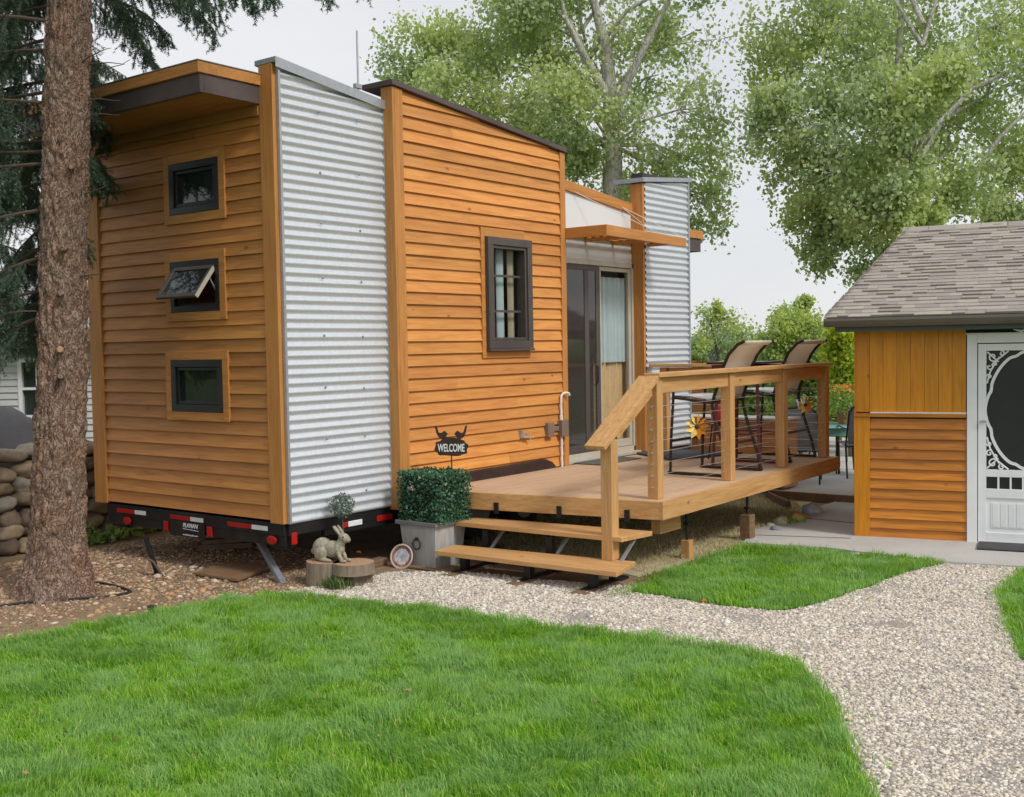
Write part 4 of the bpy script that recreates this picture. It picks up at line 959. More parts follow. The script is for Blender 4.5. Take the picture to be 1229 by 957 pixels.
def stump(name, label, loc, r, h, seed, slab=False):
    t = thing(name, label, 'tree stump', loc); n = 40
    rr = [r*(1+.05*noise.noise(V((math.cos(2*PI*k/n)*2, math.sin(2*PI*k/n)*2, seed)))+.02*math.sin(k*2.3)) for k in range(n)]
    mb = MB(); rows = 7
    for i in range(rows):
        z = h*i/(rows-1); f_ = 1+.06*(1-i/(rows-1))**2
        mb.v += [(rr[k]*f_*math.cos(2*PI*k/n), rr[k]*f_*math.sin(2*PI*k/n), z) for k in range(n)]
    mb.f += [(i*n+k, i*n+(k+1) % n, (i+1)*n+(k+1) % n, (i+1)*n+k) for i in range(rows-1) for k in range(n)]
    mb.build('trunk_side', m_stump, t, recalc=False, smooth=True)
    mb = MB(); mb.add([(rr[k]*math.cos(2*PI*k/n), rr[k]*math.sin(2*PI*k/n), h) for k in range(n)], [tuple(range(n))]); mb.build('cut_top', m_end, t, recalc=False)
    return t
stump('tree_stump', 'sawn tree stump on the gravel carrying the rabbit figure', (.20,-.235,0), .165, .19, 1)
sl = stump('wood_slab', 'short round log slab set against the right of the stump', (.255,-.47,.105), .16, .085, 5)
mb = MB(); mb.box((.18,-.56,.0),(.38,-.40,.104)); tag(mb.build('log_block', m_stump, bevel=.01), 'brown block of wood propping up the round log slab', 'wood block')
rab = thing('rabbit_figure', 'grey brown rabbit garden figure sitting on the stump', 'rabbit figure', (.19,-.29,.19), math.radians(-83)); rab.scale = (1.12,1.12,1.12)
mb = MB(); Rx = lambda d, ax='Y': Matrix.Rotation(math.radians(d), 3, ax)
mb.ell((-.075,0,.085), (.082,.062,.078), Rx(-12)); mb.ell((.01,0,.085), (.085,.050,.062), Rx(-8)); mb.ell((.065,0,.095), (.05,.042,.055), Rx(20)); mb.ell((.088,0,.135), (.034,.03,.045), Rx(35))
mb.ell((.118,0,.172), (.046,.033,.034), Rx(14)); mb.ell((.148,0,.160), (.024,.022,.021))
for s in (-1, 1):
    mb.ell((.072,s*.018,.222), (.015,.009,.047), Rx(-38)); mb.ell((.058,s*.026,.232), (.010,.006,.03), Rx(-38))
    mb.ell((.095,s*.026,.045), (.016,.015,.045), Rx(-25)); mb.ell((.125,s*.026,.013), (.034,.015,.013))
    mb.ell((-.06,s*.045,.055), (.058,.026,.050), Rx(-15)); mb.ell((-.015,s*.052,.014), (.062,.018,.014))
mb.ell((-.158,0,.06), (.022,.022,.024))
o = mb.build('body', m_rabbit, rab, smooth=True); md = o.modifiers.new('r', 'REMESH'); md.mode = 'VOXEL'; md.voxel_size = .0045; md.use_smooth_shade = True
md = o.modifiers.new('s', 'SMOOTH'); md.iterations = 5; md.factor = .6
mb = MB()
for s in (-1, 1): mb.ell((.132,s*.0295,.182), (.0065,.004,.0065))
mb.build('eyes', m_eye, rab, smooth=True)
mb = MB()
for s in (-1, 1): mb.ell((.0765,s*.0255,.222), (.006,.003,.036), Rx(-38))
mb.build('inner_ears', plain('pale_ear', (.50,.42,.33), .8), rab, smooth=True)
top = thing('topiary_ball', 'small grey green topiary ball on a stem behind the rabbit', 'plant', (.44,-.165,0))
mb = MB(); mb.lathe((0,0,0), [(.06,0),(.075,.10),(.07,.11)], 20); mb.build('pot', m_iron, top, smooth=True)
mb = MB(); mb.tube([(0,0,.1),(.01,.0,.3),(-.005,0,.55)], .007, 6); mb.build('stem', m_twig, top)
P = rng.normal(0, 1, (900, 3)); P /= np.linalg.norm(P, axis=1, keepdims=True); P *= (.105*rng.uniform(.3, 1.08, (900, 1))**.6); P[:, 2] = P[:, 2]*.95+.59
fl = leaf_quads(P, .024, aspect=.45); np_mesh('foliage', fl[0], fl[1], m_sage, top)
m_tuft = island('tuft_green', [(0, (.05,.09,.03)), (.5, (.12,.20,.06)), (1, (.30,.30,.10))], .7, trans=.3)
tu = rng.normal(0, 1, (260, 2))*[.035, .07]+[.06, -.44]
tag(blades('grass_tuft', np.c_[tu, np.zeros(260)], .01, .075, .006, m_tuft, lean=.6), 'green grass tuft growing in front of the round log slab', 'grass tuft')
# small black drain pipe by the lawn edge and hose round the tree
p = gnd(182,739); mb = MB(); mb.lathe((p.x,p.y,0), [(.022,0),(.022,.055),(.03,.056),(.03,.07)], 12); tag(mb.build('sprinkler_head', m_rubber, smooth=True), 'small black sprinkler head at the lawn edge left of the rabbit', 'sprinkler')
mb = MB(); hs = [gnd(x, y, .012) for x, y in ((-60,735),(0,727),(60,721),(110,718),(150,713),(157,710),(140,703),(112,699),(80,697))]
pts = []
for i in range(len(hs)-1):
    for k in range(5): pts.append(hs[i].lerp(hs[i+1], k/5)+V((0,0,.004*math.sin(i*5+k))))
mb.tube(pts, .010, 8); tag(mb.build('drip_hose', m_rubber, smooth=True), 'black drip hose curling round the spruce trunk on the dirt', 'hose')

# ------------------------------------------------------------------ shed
SA = math.atan2(-.976, .216)
shed = thing('garden_shed', 'orange pine shed with shingled roof and ornate white screen door', 'shed', (4.352,-2.983,0.03), SA)
SW, SD = 3.1, 3.0
fs = Fr((0,0,0), (1,0,0), (0,-1,0)); ZB = -.02
DR = (1.05, 1.87)
mb = MB(); wall_core(mb, fs, 0.01, SW-.01, ZB, 1.93, [(DR[0],DR[1],ZB,1.775)], -.09, 0); mb.box((0,.09,ZB),(.09,SD,1.93)); mb.box((SW-.09,.09,ZB),(SW,SD,1.93)); mb.box((.09,SD-.09,ZB),(SW-.09,SD,1.93))
mb.build('wall', m_dint, shed)
def vboards(mb, a0, a1, z0, z1, o=.016, w_=.118):
    x = a0
    while x < a1-.01:
        xe = min(x+w_*random.uniform(.97,1.03), a1); fs.box(mb, x+.0008, xe-.0008, z0, z1, .002, o+random.uniform(-.0005,.0005)); x = xe
for q in ((.0,.955),(1.965,SW)):
    mb = MB(); vboards(mb, q[0], q[1], 1.16, 1.91); mb.build('pine_boards', w_shZ, shed, bevel=.0018)
for q in ((.125,.957),(1.965,SW-.1)):
    mb = MB(); lap(mb, fs, q[0], q[1], -.01, 1.09, .0925, [], False, .030); mb.build('siding', w_shX, shed)
for x_ in (-.018, SW+.002):
    mb = MB()
    for k in range(26): mb.box((x_, .118*k+.002, ZB), (x_+.016, min(.118*k+.116, SD), 1.91))
    mb.build('side_boards', w_shZ, shed)
for q in ((-.018,.124),(SW-.1,SW+.018)):
    mb = MB(); fs.box(mb, q[0], q[1], -.005, 1.115, .002, .036); mb.build('corner_trim', w_shZ, shed, bevel=.004)
for q in ((-.018,.955),(1.965,SW+.018)):
    mb = MB(); fs.box(mb, q[0], q[1], 1.117, 1.150, .002, .052); mb.build('ledge', w_shX, shed, bevel=.003)
mb = MB(); fs.box(mb, .13, .955, 1.1515, 1.163, .002, .045); fs.box(mb, .13, .957, -.018, -.011, .0, .03); mb.build('ledge_flashing', m_white, shed)
# door
mb = MB()
for q in ((.96,1.045,-.01,1.86),(1.875,1.96,-.01,1.86),(1.045,1.875,1.785,1.86)): fs.box(mb, *q, .002, .035)
fs.box(mb, .95, 1.97, 1.861, 1.875, .002, .05); mb.build('door_casing', m_white, shed, bevel=.004)
D0, D1 = 1.052, 1.868; dc = (D0+D1)/2
dr = MB()
for q in ((D0,1.12,.0,1.775),(1.80,D1,.0,1.775),(1.12,1.80,1.715,1.775),(1.12,1.80,.0,.09),(1.12,1.80,.40,.482),(1.12,1.80,.59,.655)): fs.box(dr, *q, -.02, .018)
dr = dr.build('screen_door', m_white, shed, bevel=.003)
mb = MB(); fs.box(mb, 1.12, 1.80, .09, .40, -.012, .006); fs.box(mb, 1.16, 1.76, .13, .36, .006, .010)
for k in range(9): fs.box(mb, 1.175+.065*k, 1.225+.065*k, .14, .35, .010, .0125)
mb.build('door_panel', m_white, dr, bevel=.002)
mb = MB()
for k in range(7): fs.box(mb, 1.12+.1+.1*k-.008-.015*0, 1.12+.1+.1*k+.008, .482, .59, -.01, .014) if k < 6 else None
mb.build('spindles', m_white, dr)
mb = MB(); fs.box(mb, 1.12, 1.80, .482, 1.715, -.016, -.012); mb.build('insect_screen', m_screen, dr)
def oval(t, k=1.0):
    r = 1.0 + .035*math.cos(8*t)*0 ; cx_, cz_ = dc, 1.185
    hw, hh_ = .318, .505
    b_ = 1 + .06*math.exp(-((math.sin(t))/.22)**2) - .045*math.exp(-((abs(math.sin(t))-.34)/.07)**2)
    b2 = 1 - .03*math.exp(-((abs(math.cos(t))-.30)/.09)**2)
    return cx_+hw*math.cos(t)*b_*b2*k, cz_+hh_*math.sin(t)*b2*k
mb = MB(); n = 96; vs = []
for i in range(n):
    t = 2*PI*i/n; xi, zi = oval(t); xo, zo = oval(t, 1.0); dx, dz = math.cos(t), math.sin(t); wdt = .026
    xo, zo = xi+dx*wdt, zi+dz*wdt; xo = min(max(xo, 1.118), 1.802); zo = min(max(zo, .65), 1.72)
    vs += [fs.P(xi,zi,.014), fs.P(xo,zo,.014), fs.P(xi,zi,-.01), fs.P(xo,zo,-.01)]
for i in range(n):
    a_ = 4*i; b_3 = 4*((i+1) % n); mb.f += [(a_,a_+1,b_3+1,b_3), (a_+2,b_3+2,b_3+3,a_+3), (a_,b_3,b_3+2,a_+2), (a_+1,a_+3,b_3+3,b_3+1)]
mb.v = [tuple(v) for v in vs]; mb.build('oval_moulding', m_white, dr)
mb = MB()
def scroll(cx_, cz_, r0, turns, a0, sgn):
    pts = []
    for i in range(22):
        f_ = i/21; a_ = a0+sgn*turns*2*PI*f_; r = r0*(1-f_*.8); pts.append(fs.P(cx_+r*math.cos(a_), cz_+r*math.sin(a_), .004))
    mb.tube(pts, .0075, 6)
for sx in (-1, 1):
    for sz in (-1, 1):
        X = lambda u_: dc+sx*u_; Z = lambda v_: 1.185+sz*v_
        for (u1, v1, r1, a1) in ((.285,.475,.048,0),(.215,.505,.026,2),(.315,.385,.030,1),(.318,.30,.022,3),(.27,.41,.022,4.2)):
            scroll(X(u1), Z(v1), r1, 1.05, a1, sx*sz)
        mb.tube([fs.P(X(.335),Z(.24),.004), fs.P(X(.31),Z(.34),.004), fs.P(X(.25),Z(.45),.004), fs.P(X(.16),Z(.525),.004)], .008, 6)
        mb.tube([fs.P(X(.335),Z(.52),.004), fs.P(X(.24),Z(.43),.004)], .008, 6)
mb.build('fretwork', m_white, dr, smooth=True)
mb = MB(); mb.tube([fs.P(1.095,1.09,.018), fs.P(1.095,1.09,.05)], .008, 8); mb.cbox(fs.P(1.095,1.085,.055), (.055,.012,.02)); mb.build('handle', m_galv, dr)
mb = MB(); fs.box(mb, D0-.02, D1+.02, -.015, -.002, -.02, .07); mb.build('sill', m_galv, shed)
# roof
EO, EZ, RO, RZ = -.36, 2.045, 1.62, 2.985       # eave offset/height, ridge offset/height (depth along local +y)
XL, XR, HI = -.22, SW+.25, .53
sl_len = math.hypot(RO-EO, RZ-EZ); sdir = V((0, RO-EO, RZ-EZ)).normalized(); snr = V((0, -sdir.z, sdir.y))
mb = MB()
mb.hexa([(XL,EO,EZ-.02),(XR,EO,EZ-.02),(XR,2*RO-EO,EZ-.02),(XL,2*RO-EO,EZ-.02),(XL+HI,RO-.01,RZ-.02),(XR-HI,RO-.01,RZ-.02),(XR-HI,RO+.01,RZ-.02),(XL+HI,RO+.01,RZ-.02)])
rf = mb.build('roof', m_mortar, shed)
m_shin = island('asphalt_shingle', [(0, (.30,.27,.25)), (.3, (.345,.315,.29)), (.6, (.375,.345,.315)), (.85, (.41,.38,.345)), (1, (.43,.39,.33))], .95, fine=120)
def shingles(mb, O, du, dv, nrm_, L, Wf, e=.08):
    rows = int(L/e)
    for i in range(rows+1):
        v0 = i*e; x0, x1 = Wf(min(v0/L, 1)), None; a_, b_ = x0
        u = a_-random.uniform(0,.1)
        while u < b_:
            w_ = random.uniform(.08,.22); ua, ub = max(u, a_), min(u+w_, b_); u += w_
            if ub-ua < .01: continue
            th = random.choice((.004,.007,.016)); v1 = min(v0+e*1.15, L+.02)
            p = lambda uu, vv, oo: O + du*uu + dv*vv + nrm_*oo
            mb.hexa([p(ua,v0,.0), p(ub,v0,.0), p(ub,v0,th+.004), p(ua,v0,th+.004), p(ua,v1,-.004), p(ub,v1,-.004), p(ub,v1,.003), p(ua,v1,.003)])
mb = MB(); shingles(mb, V((0,EO-.02,EZ-.01)), V((1,0,0)), sdir, snr, sl_len, lambda f_: (XL-.01+HI*f_, XR+.01-HI*f_)); mb.build('shingles', m_shin, rf)
hl = math.hypot(HI, RZ-EZ); hd = V((HI,0,RZ-EZ)).normalized(); hn = V((-hd.z,0,hd.x))
mb = MB(); shingles(mb, V((XL-.005,0,EZ-.01)), V((0,1,0)), hd, hn, hl, lambda f_: (EO+(RO-EO)*f_, 2*RO-EO-(RO-EO)*f_)); mb.build('shingles', m_shin, rf)
mb = MB()
for k in range(9): mb.hexa([(XL+HI-.05+.25*k,RO-.10,RZ-.045),(XL+HI+.21+.25*k,RO-.10,RZ-.045),(XL+HI+.21+.25*k,RO,RZ+.004),(XL+HI-.05+.25*k,RO,RZ+.004),(XL+HI-.05+.25*k,RO-.10,RZ-.035),(XL+HI+.21+.25*k,RO-.10,RZ-.035),(XL+HI+.21+.25*k,RO,RZ+.018),(XL+HI-.05+.25*k,RO,RZ+.018)])
mb.build('ridge_caps', m_shin, rf)
mb = MB(); mb.box((XL+.07,EO+.10,1.905),(XR-.07,EO+.13,2.00)); mb.box((XL+.07,EO+.13,1.915),(XL+.10,2*RO-EO-.1,2.02)); mb.box((XL+.10,EO+.13,1.93),(XR-.1,-.02,1.945)); mb.build('fascia', m_fasc, shed, bevel=.003)
gpf = [(EO+.098,2.02),(EO+.098,1.955),(EO+.03,1.950),(EO-.01,1.975),(EO-.03,2.005),(EO-.03,2.03),(EO-.02,2.03),(EO-.02,2.01),(EO+.0,1.985),(EO+.03,1.962),(EO+.085,1.965),(EO+.085,2.02)]
mb = MB(); mb.prism([(XL-.01,y,z) for y, z in gpf], (XR-XL+.02,0,0)); mb.box((XL-.013,EO-.03,1.952),(XL-.009,EO+.098,2.03)); mb.build('gutter', m_gutter, shed)
mb = MB()
for s in (-1, 1): mb.tube([fs.P(dc+s*.02,1.90,.05), fs.P(dc+s*.06,1.885,.06), fs.P(dc+s*.12,1.90,.06)], [.008,.014,.004], 6)
mb.build('door_ornament', m_white, shed)
p = shed.matrix_basis @ V((1.46,-.26,.0)); mb = MB(); mb.cbox((0,0,.008), (.80,.36,.014)); o = mb.build('door_mat', plain('black_mat', (.06,.06,.065), .95, bumpk=.5), bevel=.004); o.location = (p.x,p.y,.033); o.rotation_euler = (0,0,SA); tag(o, 'dark rubber doormat on the slab before the white shed door', 'doormat')

# ------------------------------------------------------------------ patio furniture, kerb, rocks
mb = MB(); a_, b_ = gnd(925,597,.05), gnd(1026,594,.06)
mb.beam((6.43,-1.12,.05), (6.43,-2.9,.05), .05, .115); tag(mb.build('timber_step', w_old, bevel=.004), 'long brown timber edging the step up to the patio', 'timber')
mb = MB(); mb.beam((5.75,-1.70,.05), (6.4,-1.15,.05), .045, .09); tag(mb.build('timber_edge', w_old, bevel=.004), 'short timber edging the rock bed behind the deck pier', 'timber')
def rock(px, py, r, label, mat, z=.02):
    p = gnd(px, py, z); v, f = ICO2
    V2 = np.array([V(q)*(1+.22*noise.noise(V(q)*1.6+V((px,0,0))))*r for q in v])*[1.1,1,.75]
    o = np_mesh('garden_rock', V2+[0,0,r*.45], f, mat, smooth=True); o.location = (p.x,p.y,0); tag(o, label, 'rock', 'rocks by the slab path')
mr_ = lambda n_, c_: plain(n_, c_, .85, var=.3, scale=14, bumpk=.6)
rock(925,632,.05,'small cream garden rock nearest the deck pier',mr_('cream_rock',(.55,.50,.38)))
rock(937,629,.085,'cream yellow garden rock beside the slab path',mr_('yellow_rock',(.52,.47,.33)))
rock(932,637,.06,'grey garden rock in front of the cream ones',mr_('grey_rock',(.25,.26,.27)))
rock(956,624,.085,'orange tan garden rock in the middle of the row',mr_('tan_rock',(.55,.36,.16)))
rock(964,621,.055,'small orange garden rock against the path edge',mr_('orange_rock',(.5,.3,.12)))
rock(975,616,.11,'white and blue grey quartz rock at the end of the row',mr_('quartz',(.55,.58,.64)))
P = np.array([list(gnd(948, 630))[:2]])+rng.normal(0, .07, (160, 2)); tag(blades('rock_bed_plant', np.c_[P, np.zeros(160)], .01, .07, .008, m_grass), 'low green plant between the cream and orange rocks', 'plant')
def patio_chair():
    t = thing('patio_chair', '', 'patio chair')
    for s in (-1, 1):
        x = s*.27; mb = MB(); mb.tube([(x,.26,0),(x,.25,.42),(x,.24,.62),(x,.15,.645),(x,-.18,.63)], .011, 8); mb.build('leg', m_cframe, t, smooth=True)
        mb = MB(); mb.tube([(x,-.30,0),(x,-.22,.40),(x*.96,-.26,.60),(x*.94,-.34,.86),(x*.7,-.37,.93),(x*.0,-.38,.95)], .012, 8); mb.build('back_frame', m_cframe, t, smooth=True)
    mb = MB(); mb.tube([(-.27,.24,.42),(.27,.24,.42)], .011, 8); mb.tube([(-.27,-.2,.40),(.27,-.2,.40)], .011, 8); mb.build('stretcher', m_cframe, t)
    for nm, prof, wx in (('seat', [(.25,.43),(.1,.415),(-.2,.405)], .26), ('backrest', [(-.215,.43),(-.26,.60),(-.335,.86),(-.362,.925)], .245)):
        mb = MB(); mb.add([(s*wx,y,z) for y, z in prof for s in (-1, 1)], [(2*i,2*i+1,2*i+3,2*i+2) for i in range(len(prof)-1)])
        o = mb.build(nm, m_slingg, t, recalc=False, smooth=True); md = o.modifiers.new('s', 'SOLIDIFY'); md.thickness = .006
    return t
pc = patio_chair()
PZ = .103
def put(o, px, py, rz, label):
    p = gnd(px, py, PZ); o.location = (p.x, p.y, PZ); o.rotation_euler = (0,0,rz); o['label'] = label; o['group'] = 'grey sling chairs round the patio table'
put(pc, 958, 578, math.radians(-70), 'grey sling patio chair seen between the last deck posts')
c2 = copy_tree(pc); put(c2, 1035, 571, math.radians(-55), 'grey sling patio chair half hidden by the shed corner')
c3 = copy_tree(pc); put(c3, 990, 556, math.radians(-170), 'grey sling patio chair on the far side of the teal table')
p = gnd(992, 565, PZ); tt = thing('patio_table', 'teal topped patio table beyond the deck corner', 'table', (p.x,p.y,PZ))
mb = MB(); mb.lathe((0,0,.60), [(.0,0),(.46,0),(.48,.012),(.46,.03),(.0,.03)], 28); mb.build('table_top', m_teal, tt, smooth=True)
mb = MB(); mb.lathe((0,0,.50), [(.40,0),(.43,.098)], 28); mb.build('table_skirt', m_teal, tt, smooth=True)
for k in range(4):
    a_ = PI/4+k*PI/2; mb = MB(); mb.tube([(.36*math.cos(a_),.36*math.sin(a_),.5), (.40*math.cos(a_),.40*math.sin(a_),0)], .018, 8); mb.build('leg', m_cframe, tt)
fp = thing('potted_flowers', 'orange flowers in a terracotta pot on the teal patio table', 'potted plant', (p.x+.12,p.y-.2,PZ+.632))
mb = MB(); mb.lathe((0,0,0), [(.07,0),(.10,.15),(.11,.15),(.11,.18)], 20); mb.build('pot', plain('terracotta', (.45,.19,.10), .8), fp, smooth=True)
P = rng.normal(0, .13, (900, 3))*[1.2,1.2,.8]+[0,0,.32]; fl = leaf_quads(P, .05); np_mesh('foliage', fl[0], fl[1], m_leafd, fp)
P = rng.normal(0, .06, (120, 3))*[1.6,1.6,.5]+[0,0,.48]; fl = leaf_quads(P, .05); np_mesh('blooms', fl[0], fl[1], m_orange, fp)
gb = thing('garden_box', 'long orange cedar planter box beyond the far end of the deck', 'planter', (6.75,-.40,.1))
mb = MB()
for k in range(5): mb.box((-.2,-.9,.02+.16*k),(-.17,.65,.175+.16*k)); mb.box((.17,-.9,.02+.16*k),(.2,.65,.175+.16*k)); mb.box((-.17,-.9,.02+.16*k),(.17,-.87,.175+.16*k)); mb.box((-.17,.62,.02+.16*k),(.17,.65,.175+.16*k))
mb.build('side_panel', w_box, gb, bevel=.003); mb = MB(); mb.box((-.23,-.93,.825),(.23,.68,.85)); mb.build('rim', m_cream, gb); 

# ------------------------------------------------------------------ spruce trunk and boughs
spruce = thing('spruce_tree', 'tall spruce with rough flaking bark and drooping boughs left of the house', 'tree', (-1.24,1.25,0))
def spine(z): return V((-1.24+.034*z, 1.25-.045*z, z))
def trunk_r(z): return .180-.008*z+.085*math.exp(-z/.22)+.02*math.exp(-z/.9)
nz_, na = 620, 150; zs = np.linspace(-.03, 8, nz_); TV = np.zeros((nz_, na, 3))
for i, z in enumerate(zs):
    r0 = trunk_r(max(z, 0)); c0 = spine(z)
    for j in range(na):
        a_ = 2*PI*j/na; x, y = math.cos(a_), math.sin(a_)
        if z < 4.9:
            w_ = noise.noise_vector(V((x*.9, y*.9, z*3.2)))*.35
            q = V((x*2.6, y*2.6, z*4.5))+w_
            d_, _ = noise.voronoi(q*1.1); e_ = min((d_[1]-d_[0])*2.2, 1)
            h_ = .022*e_+.016*noise.fractal(q*2.4, .7, 2, 4)+.012*noise.noise(V((x*1.2,y*1.2,z*.8)))
        else: h_ = .01
        flare = .05*max(0, math.sin(a_*5+1.3))*math.exp(-max(z, 0)/.13)
        r = r0+h_+flare; TV[i, j] = (c0.x+r*x+1.24, c0.y+r*y-1.25, z)
idx = np.arange(nz_*na).reshape(nz_, na); j2 = (np.arange(na)+1) % na
Fq = np.stack([idx[:-1], idx[:-1][:, j2], idx[1:][:, j2], idx[1:]], 2).reshape(-1, 4)
np_mesh('trunk', TV.reshape(-1, 3), Fq, m_bark, spruce, smooth=True)
# cut branch stubs
for k, (px, py) in enumerate(((72,420),(73,452),(86,200),(76,298),(73,352))):
    q = at(px, py, 8.33); mb = MB(); d = (CAMP-q).normalized(); q = q-V((-1.24,1.25,0)); mb.tube([q-d*.10, q+d*.012, q+d*.02], [.028,.024,.018], 10); mb.build('branch_stub', m_end if k == 0 else m_bark, spruce, smooth=True)
twv, twf = MB(), []; needN = []; needD = []; random.seed(11)
def spray(path, r0, twl, dens=26, droop=.75, nl=.024, sides=True):
    "a bough: woody polyline with hanging needle twigs"
    L = 0; twv.tube([p-V((-1.24,1.25,0)) for p in path], [max(.003, r0*(1-i/(len(path)))) for i in range(len(path))], 6)
    for i in range(len(path)-1):
        seg = path[i+1]-path[i]; n_ = max(1, int(seg.length*dens))
        for k in range(n_):
            f_ = (i+random.random())/(len(path)-1)
            if f_ < .12: continue
            b_ = path[i].lerp(path[i+1], (k+random.random())/n_); s_ = seg.cross(V((0,0,1))).normalized()*random.choice((-1, 1))
            d = (s_*random.uniform(.3,1)+seg.normalized()*random.uniform(.2,.9)+V((0,0,-droop*random.uniform(.5,1.6)))).normalized()
            ln = twl*random.uniform(.45,1.15)*(1.1-.55*f_); m_ = 5; pts = [b_]
            for q in range(m_): d = (d+V((0,0,-.16))+noise.noise_vector(b_*7+V((q,0,0)))*.10).normalized(); pts.append(pts[-1]+d*ln/m_)
            twv.tube([p-V((-1.24,1.25,0)) for p in pts], [.0028,.0026,.0022,.002,.0016,.001], 4, False)
            # side twiglets
            allp = [pts]
            for q in range(1, m_):
                if random.random() < .75:
                    s2_ = (pts[q+1]-pts[q]).normalized(); sd = (s2_.cross(V((random.uniform(-1,1),random.uniform(-1,1),random.uniform(-.5,.5)))).normalized()+s2_*.8+V((0,0,-.25))).normalized()
                    l2 = ln*.38*random.uniform(.6,1.2); allp.append([pts[q], pts[q]+sd*l2*.5, pts[q]+sd*l2+V((0,0,-.01))])
            for pl in allp:
                for q in range(len(pl)-1):
                    g_ = pl[q+1]-pl[q]; c_ = int(g_.length*430)+1
                    for w_ in range(c_):
                        needN.append(pl[q]+g_*random.random()); needD.append(g_.normalized())
def bough(z, az, length, rise=-.1, twl=.36, dens=58, droop=.9, r0=.015, start=None):
    c0 = spine(z); d = V((math.cos(az), math.sin(az), rise)); p = c0+V((math.cos(az), math.sin(az), 0))*.15 if start is None else V(start); pts = [p]
    n_ = 9
    for i in range(n_):
        d = (d+V((0,0,-.045-.02*i*.3))+noise.noise_vector(p*1.7)*.12).normalized(); p = p+d*length/n_; pts.append(p)
    spray(pts, r0, twl, dens, droop)
camright = RM.col[0]; camfwd = RM.col[2]
def az_of(r, f_): v = camright*r+V((camfwd.x, camfwd.y, 0))*f_; return math.atan2(v.y, v.x)
for z, r, f_, L, ri in ((2.35,-1,.1,1.5,-.15),(2.7,-1,.6,1.7,-.1),(2.95,-1,-.25,1.5,-.1),(3.2,-1,.9,1.9,0),(3.4,-1,.2,1.8,0),(3.6,-.8,1.2,1.9,0),(3.75,-1,-.2,1.7,.05),(3.95,-1,.6,2.0,.05),(4.15,-1,.0,1.9,.05),(4.35,-.9,-.4,1.7,.1),(4.5,-1,.5,2.0,.1),(4.7,-1,.1,2.1,.1),(4.9,-.7,.9,2.0,.1),(5.1,-1,-.3,2.0,.1),(5.3,-1,.5,2.1,.1),
                       (2.6,-1,.0,1.2,-.2),(3.3,-1,-.1,1.3,-.05),(3.85,-1,.25,1.4,-.05),(4.25,-1,.35,1.3,0),(4.6,-1,-.15,1.4,0),(4.8,-1,.7,1.6,0),(3.5,-1,.5,1.2,-.05),(2.9,-1,.9,1.5,-.1),
                       (2.5,-.5,1.2,1.3,-.1),(3.0,-.3,1.3,1.4,0),(3.5,-.2,1.4,1.5,0),(4.0,-.3,1.5,1.8,.1),(4.5,-.4,1.4,2.0,.1),(5.0,0,1.3,2.0,.1)):
    bough(z, az_of(r, f_), L, ri)
for k_ in range(26): bough(5.8+.11*k_, k_*2.4, 2.7-.03*k_, .05, .42, 40)  # upper boughs out of view, added to shade the end wall
for z, r, f_, L, ri in ((2.15,-1,.2,1.3,-.2),(2.3,-1,.8,1.5,-.15),(2.6,-1,1.6,1.7,-.1)): bough(z, az_of(r, f_), L, ri)
for z, r, f_, L, ri in ((4.72,1,.35,1.05,.12),(4.95,1,.9,1.25,.1),(5.0,1,.6,1.1,.05),(4.6,.7,.9,.9,.1)): bough(z, az_of(r, f_), L, ri, .30)
# boughs that hang into the top of the view, reaching right over the yard
for (xa, ya, xb, yb, D) in ((170,-90,330,-25,7.6),(230,-80,300,-6,7.3),(300,-100,440,-22,7.6),(330,-90,395,-18,7.2),(200,-70,235,-20,7.5),(300,-70,325,-8,7.3)):
    P0 = spine(5.75); a1 = at(xa, ya, D); b1 = at(xb, yb, D-.15)
    path = [P0.lerp(a1, t)+V((0,0,.25*math.sin(PI*t))) for t in (0,.35,.7)]+[a1, a1.lerp(b1, .35)+V((0,0,.02)), a1.lerp(b1, .7)+V((0,0,.015)), b1]
    twv.tube([p-V((-1.24,1.25,0)) for p in path[:4]], [.02,.016,.013,.010], 6)
    spray(path[3:], .009, .24, 95, 1.5)
# dead thin twigs left of the trunk
for k in range(16):
    z = random.uniform(2.0, 4.3); az = az_of(random.choice((-1,-1,1)), random.uniform(-.5,.8)); p = spine(z)+V((math.cos(az),math.sin(az),0))*.15-V((-1.24,1.25,0)); d = V((math.cos(az),math.sin(az),random.uniform(-.1,.3))); pts = [p]
    for i in range(5): d = (d+noise.noise_vector(p*9+V((i,k,0)))*.5).normalized(); p = p+d*random.uniform(.03,.09); pts.append(p)
    twv.tube(pts, [.008,.006,.005,.004,.003,.002], 5)
twv.build('boughs', m_twig, spruce, recalc=False)
NN = np.array([v[:] for v in needN]); ND = np.array([v[:] for v in needD]); n = len(NN)
a_ = rng.normal(0, 1, (n, 3)); s_ = np.cross(ND, a_); s_ /= np.linalg.norm(s_, axis=1, keepdims=True); dd = s_*.85+ND*.65; dd /= np.linalg.norm(dd, axis=1, keepdims=True)
wd = np.cross(dd, rng.normal(0, 1, (n, 3))); wd /= np.linalg.norm(wd, axis=1, keepdims=True); ln = rng.uniform(.018,.032,(n,1))
Vv = np.stack([NN-wd*.0028, NN+wd*.0028, NN+dd*ln], 1).reshape(-1, 3)-np.array([-1.24,1.25,0])
np_mesh('needles', Vv, np.arange(n*3).reshape(-1, 3), m_needle, spruce)
q = at(-55, 480, 14.2); sp2 = copy_tree(spruce); sp2.location = (q.x, q.y, 0); sp2.rotation_euler = (0,0,math.radians(165)); sp2.scale = (1.25,1.25,1.15); sp2['label'] = 'second dark spruce at the left edge beyond the stone wall'; sp2['group'] = spruce['group'] = 'spruces left of the house'
print('needles', n)

